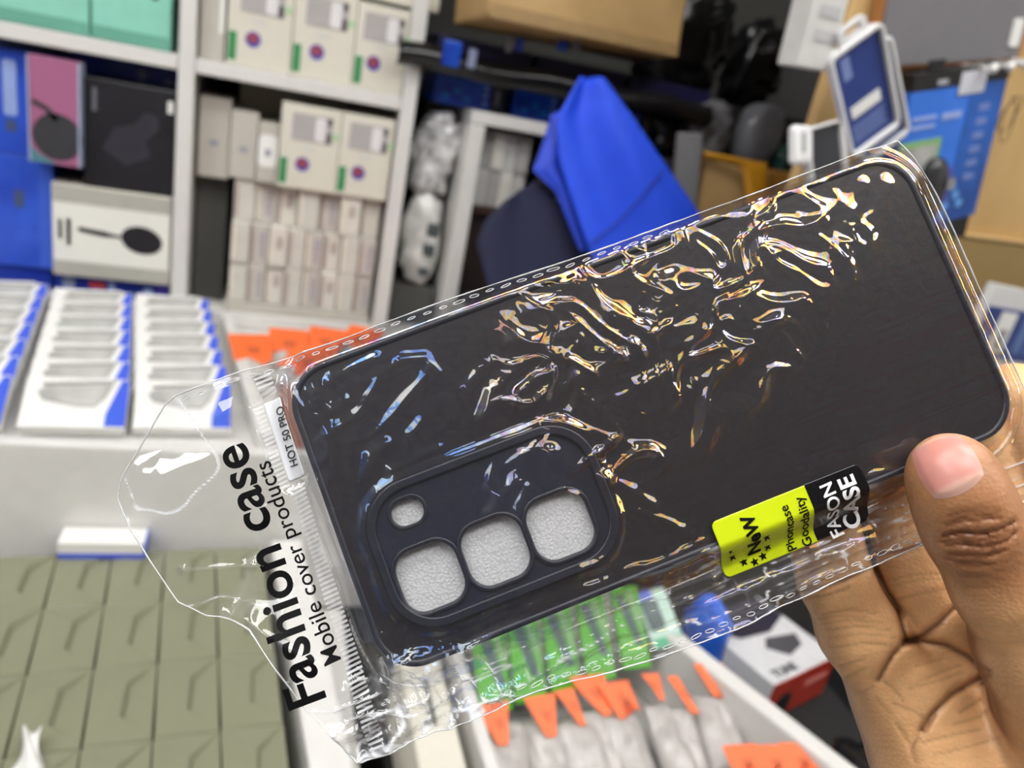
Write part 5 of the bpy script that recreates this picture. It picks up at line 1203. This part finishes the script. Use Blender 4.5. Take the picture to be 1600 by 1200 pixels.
def skin(name, rough=.42, bump=.35):
    m = bpy.data.materials.new(name); m.use_nodes = True; nt = m.node_tree; p = nt.nodes['Principled BSDF']
    ca = nt.nodes.new('ShaderNodeVertexColor'); ca.layer_name = 'pigment'
    tc = nt.nodes.new('ShaderNodeTexCoord'); nz = nt.nodes.new('ShaderNodeTexNoise'); nz.inputs['Scale'].default_value = 260; nz.inputs['Detail'].default_value = 5
    nt.links.new(tc.outputs['Object'], nz.inputs['Vector'])
    hs = nt.nodes.new('ShaderNodeHueSaturation'); mr = nt.nodes.new('ShaderNodeMapRange'); mr.inputs['To Min'].default_value = .88; mr.inputs['To Max'].default_value = 1.12
    nt.links.new(nz.outputs['Fac'], mr.inputs['Value']); nt.links.new(mr.outputs['Result'], hs.inputs['Value']); nt.links.new(ca.outputs['Color'], hs.inputs['Color']); nt.links.new(hs.outputs['Color'], p.inputs['Base Color'])
    vo = nt.nodes.new('ShaderNodeTexVoronoi'); vo.inputs['Scale'].default_value = 900; nt.links.new(tc.outputs['Object'], vo.inputs['Vector'])
    bp = nt.nodes.new('ShaderNodeBump'); bp.inputs['Strength'].default_value = bump; bp.inputs['Distance'].default_value = .0003
    nt.links.new(vo.outputs['Distance'], bp.inputs['Height']); nt.links.new(bp.outputs['Normal'], p.inputs['Normal'])
    p.inputs['Roughness'].default_value = rough; p.inputs['Subsurface Weight'].default_value = .12; p.inputs['Subsurface Radius'].default_value = (1, .35, .18); p.inputs['Subsurface Scale'].default_value = .002
    return m
hand = obj('hand', me, skin('skin')); hand.matrix_world = T(org)
tag(hand, 'brown right hand of a person pinching the bagged phone case', 'hand')
# thumb nail: a curved plate lying on the thumb
bv = BVHTree.FromPolygons([Vector(v) for v in Vh], [tuple(int(i) for i in f) for f in Fh])
quad = [(1414, 702), (1494, 664), (1550, 748), (1460, 792)]                    # far left, far right, near right, near left
nn, nm = 22, 22; G = np.zeros((nn, nm, 3)); NC = np.zeros((nn, nm, 3))
for i in range(nn):
    for j in range(nm):
        a, b = i / (nn - 1) * 2 - 1, j / (nm - 1) * 2 - 1
        # rounded outline
        aa = a * math.sqrt(1 - b * b * .26); bb = b * math.sqrt(1 - a * a * .40)
        s, t = (aa + 1) / 2, (bb + 1) / 2
        px = (quad[0][0] * (1 - s) + quad[1][0] * s) * (1 - t) + (quad[3][0] * (1 - s) + quad[2][0] * s) * t
        py = (quad[0][1] * (1 - s) + quad[1][1] * s) * (1 - t) + (quad[3][1] * (1 - s) + quad[2][1] * s) * t
        dr = Vector(((px - 800) / F, (py - 600) / F, 1)).normalized(); hit = bv.ray_cast(Vector((0, 0, 0)), dr)
        p = hit[0] if hit[0] is not None else dr * .175
        rim = max(abs(a), abs(b)); G[i, j] = np.array(p) - np.array(dr) * (.00075 - .00070 * sst(.75, 1.0, rim))
        lun = sst(.80, .90, t + .07 * (1 - aa * aa)) * .7; tipn = sst(.10, .0, t)
        c = np.array(rgb((208, 142, 130))[:3]) * (1 - lun) + np.array(rgb((222, 184, 166))[:3]) * lun
        NC[i, j] = c * (1 - tipn) + np.array(rgb((214, 178, 150))[:3]) * tipn
Gw = (RW @ G.reshape(-1, 3).T).T + CAM - org
me = grid_mesh('thumb_nail', Gw.reshape(nn, nm, 3))
at = me.color_attributes.new('pigment', 'FLOAT_COLOR', 'POINT'); at.data.foreach_set('color', np.c_[NC.reshape(-1, 3), np.ones(nn * nm)].astype(np.float32).ravel())
nl = obj('thumb_nail', me, skin('nail', .34, .03), hand); nl['label'] = 'pink thumb nail'
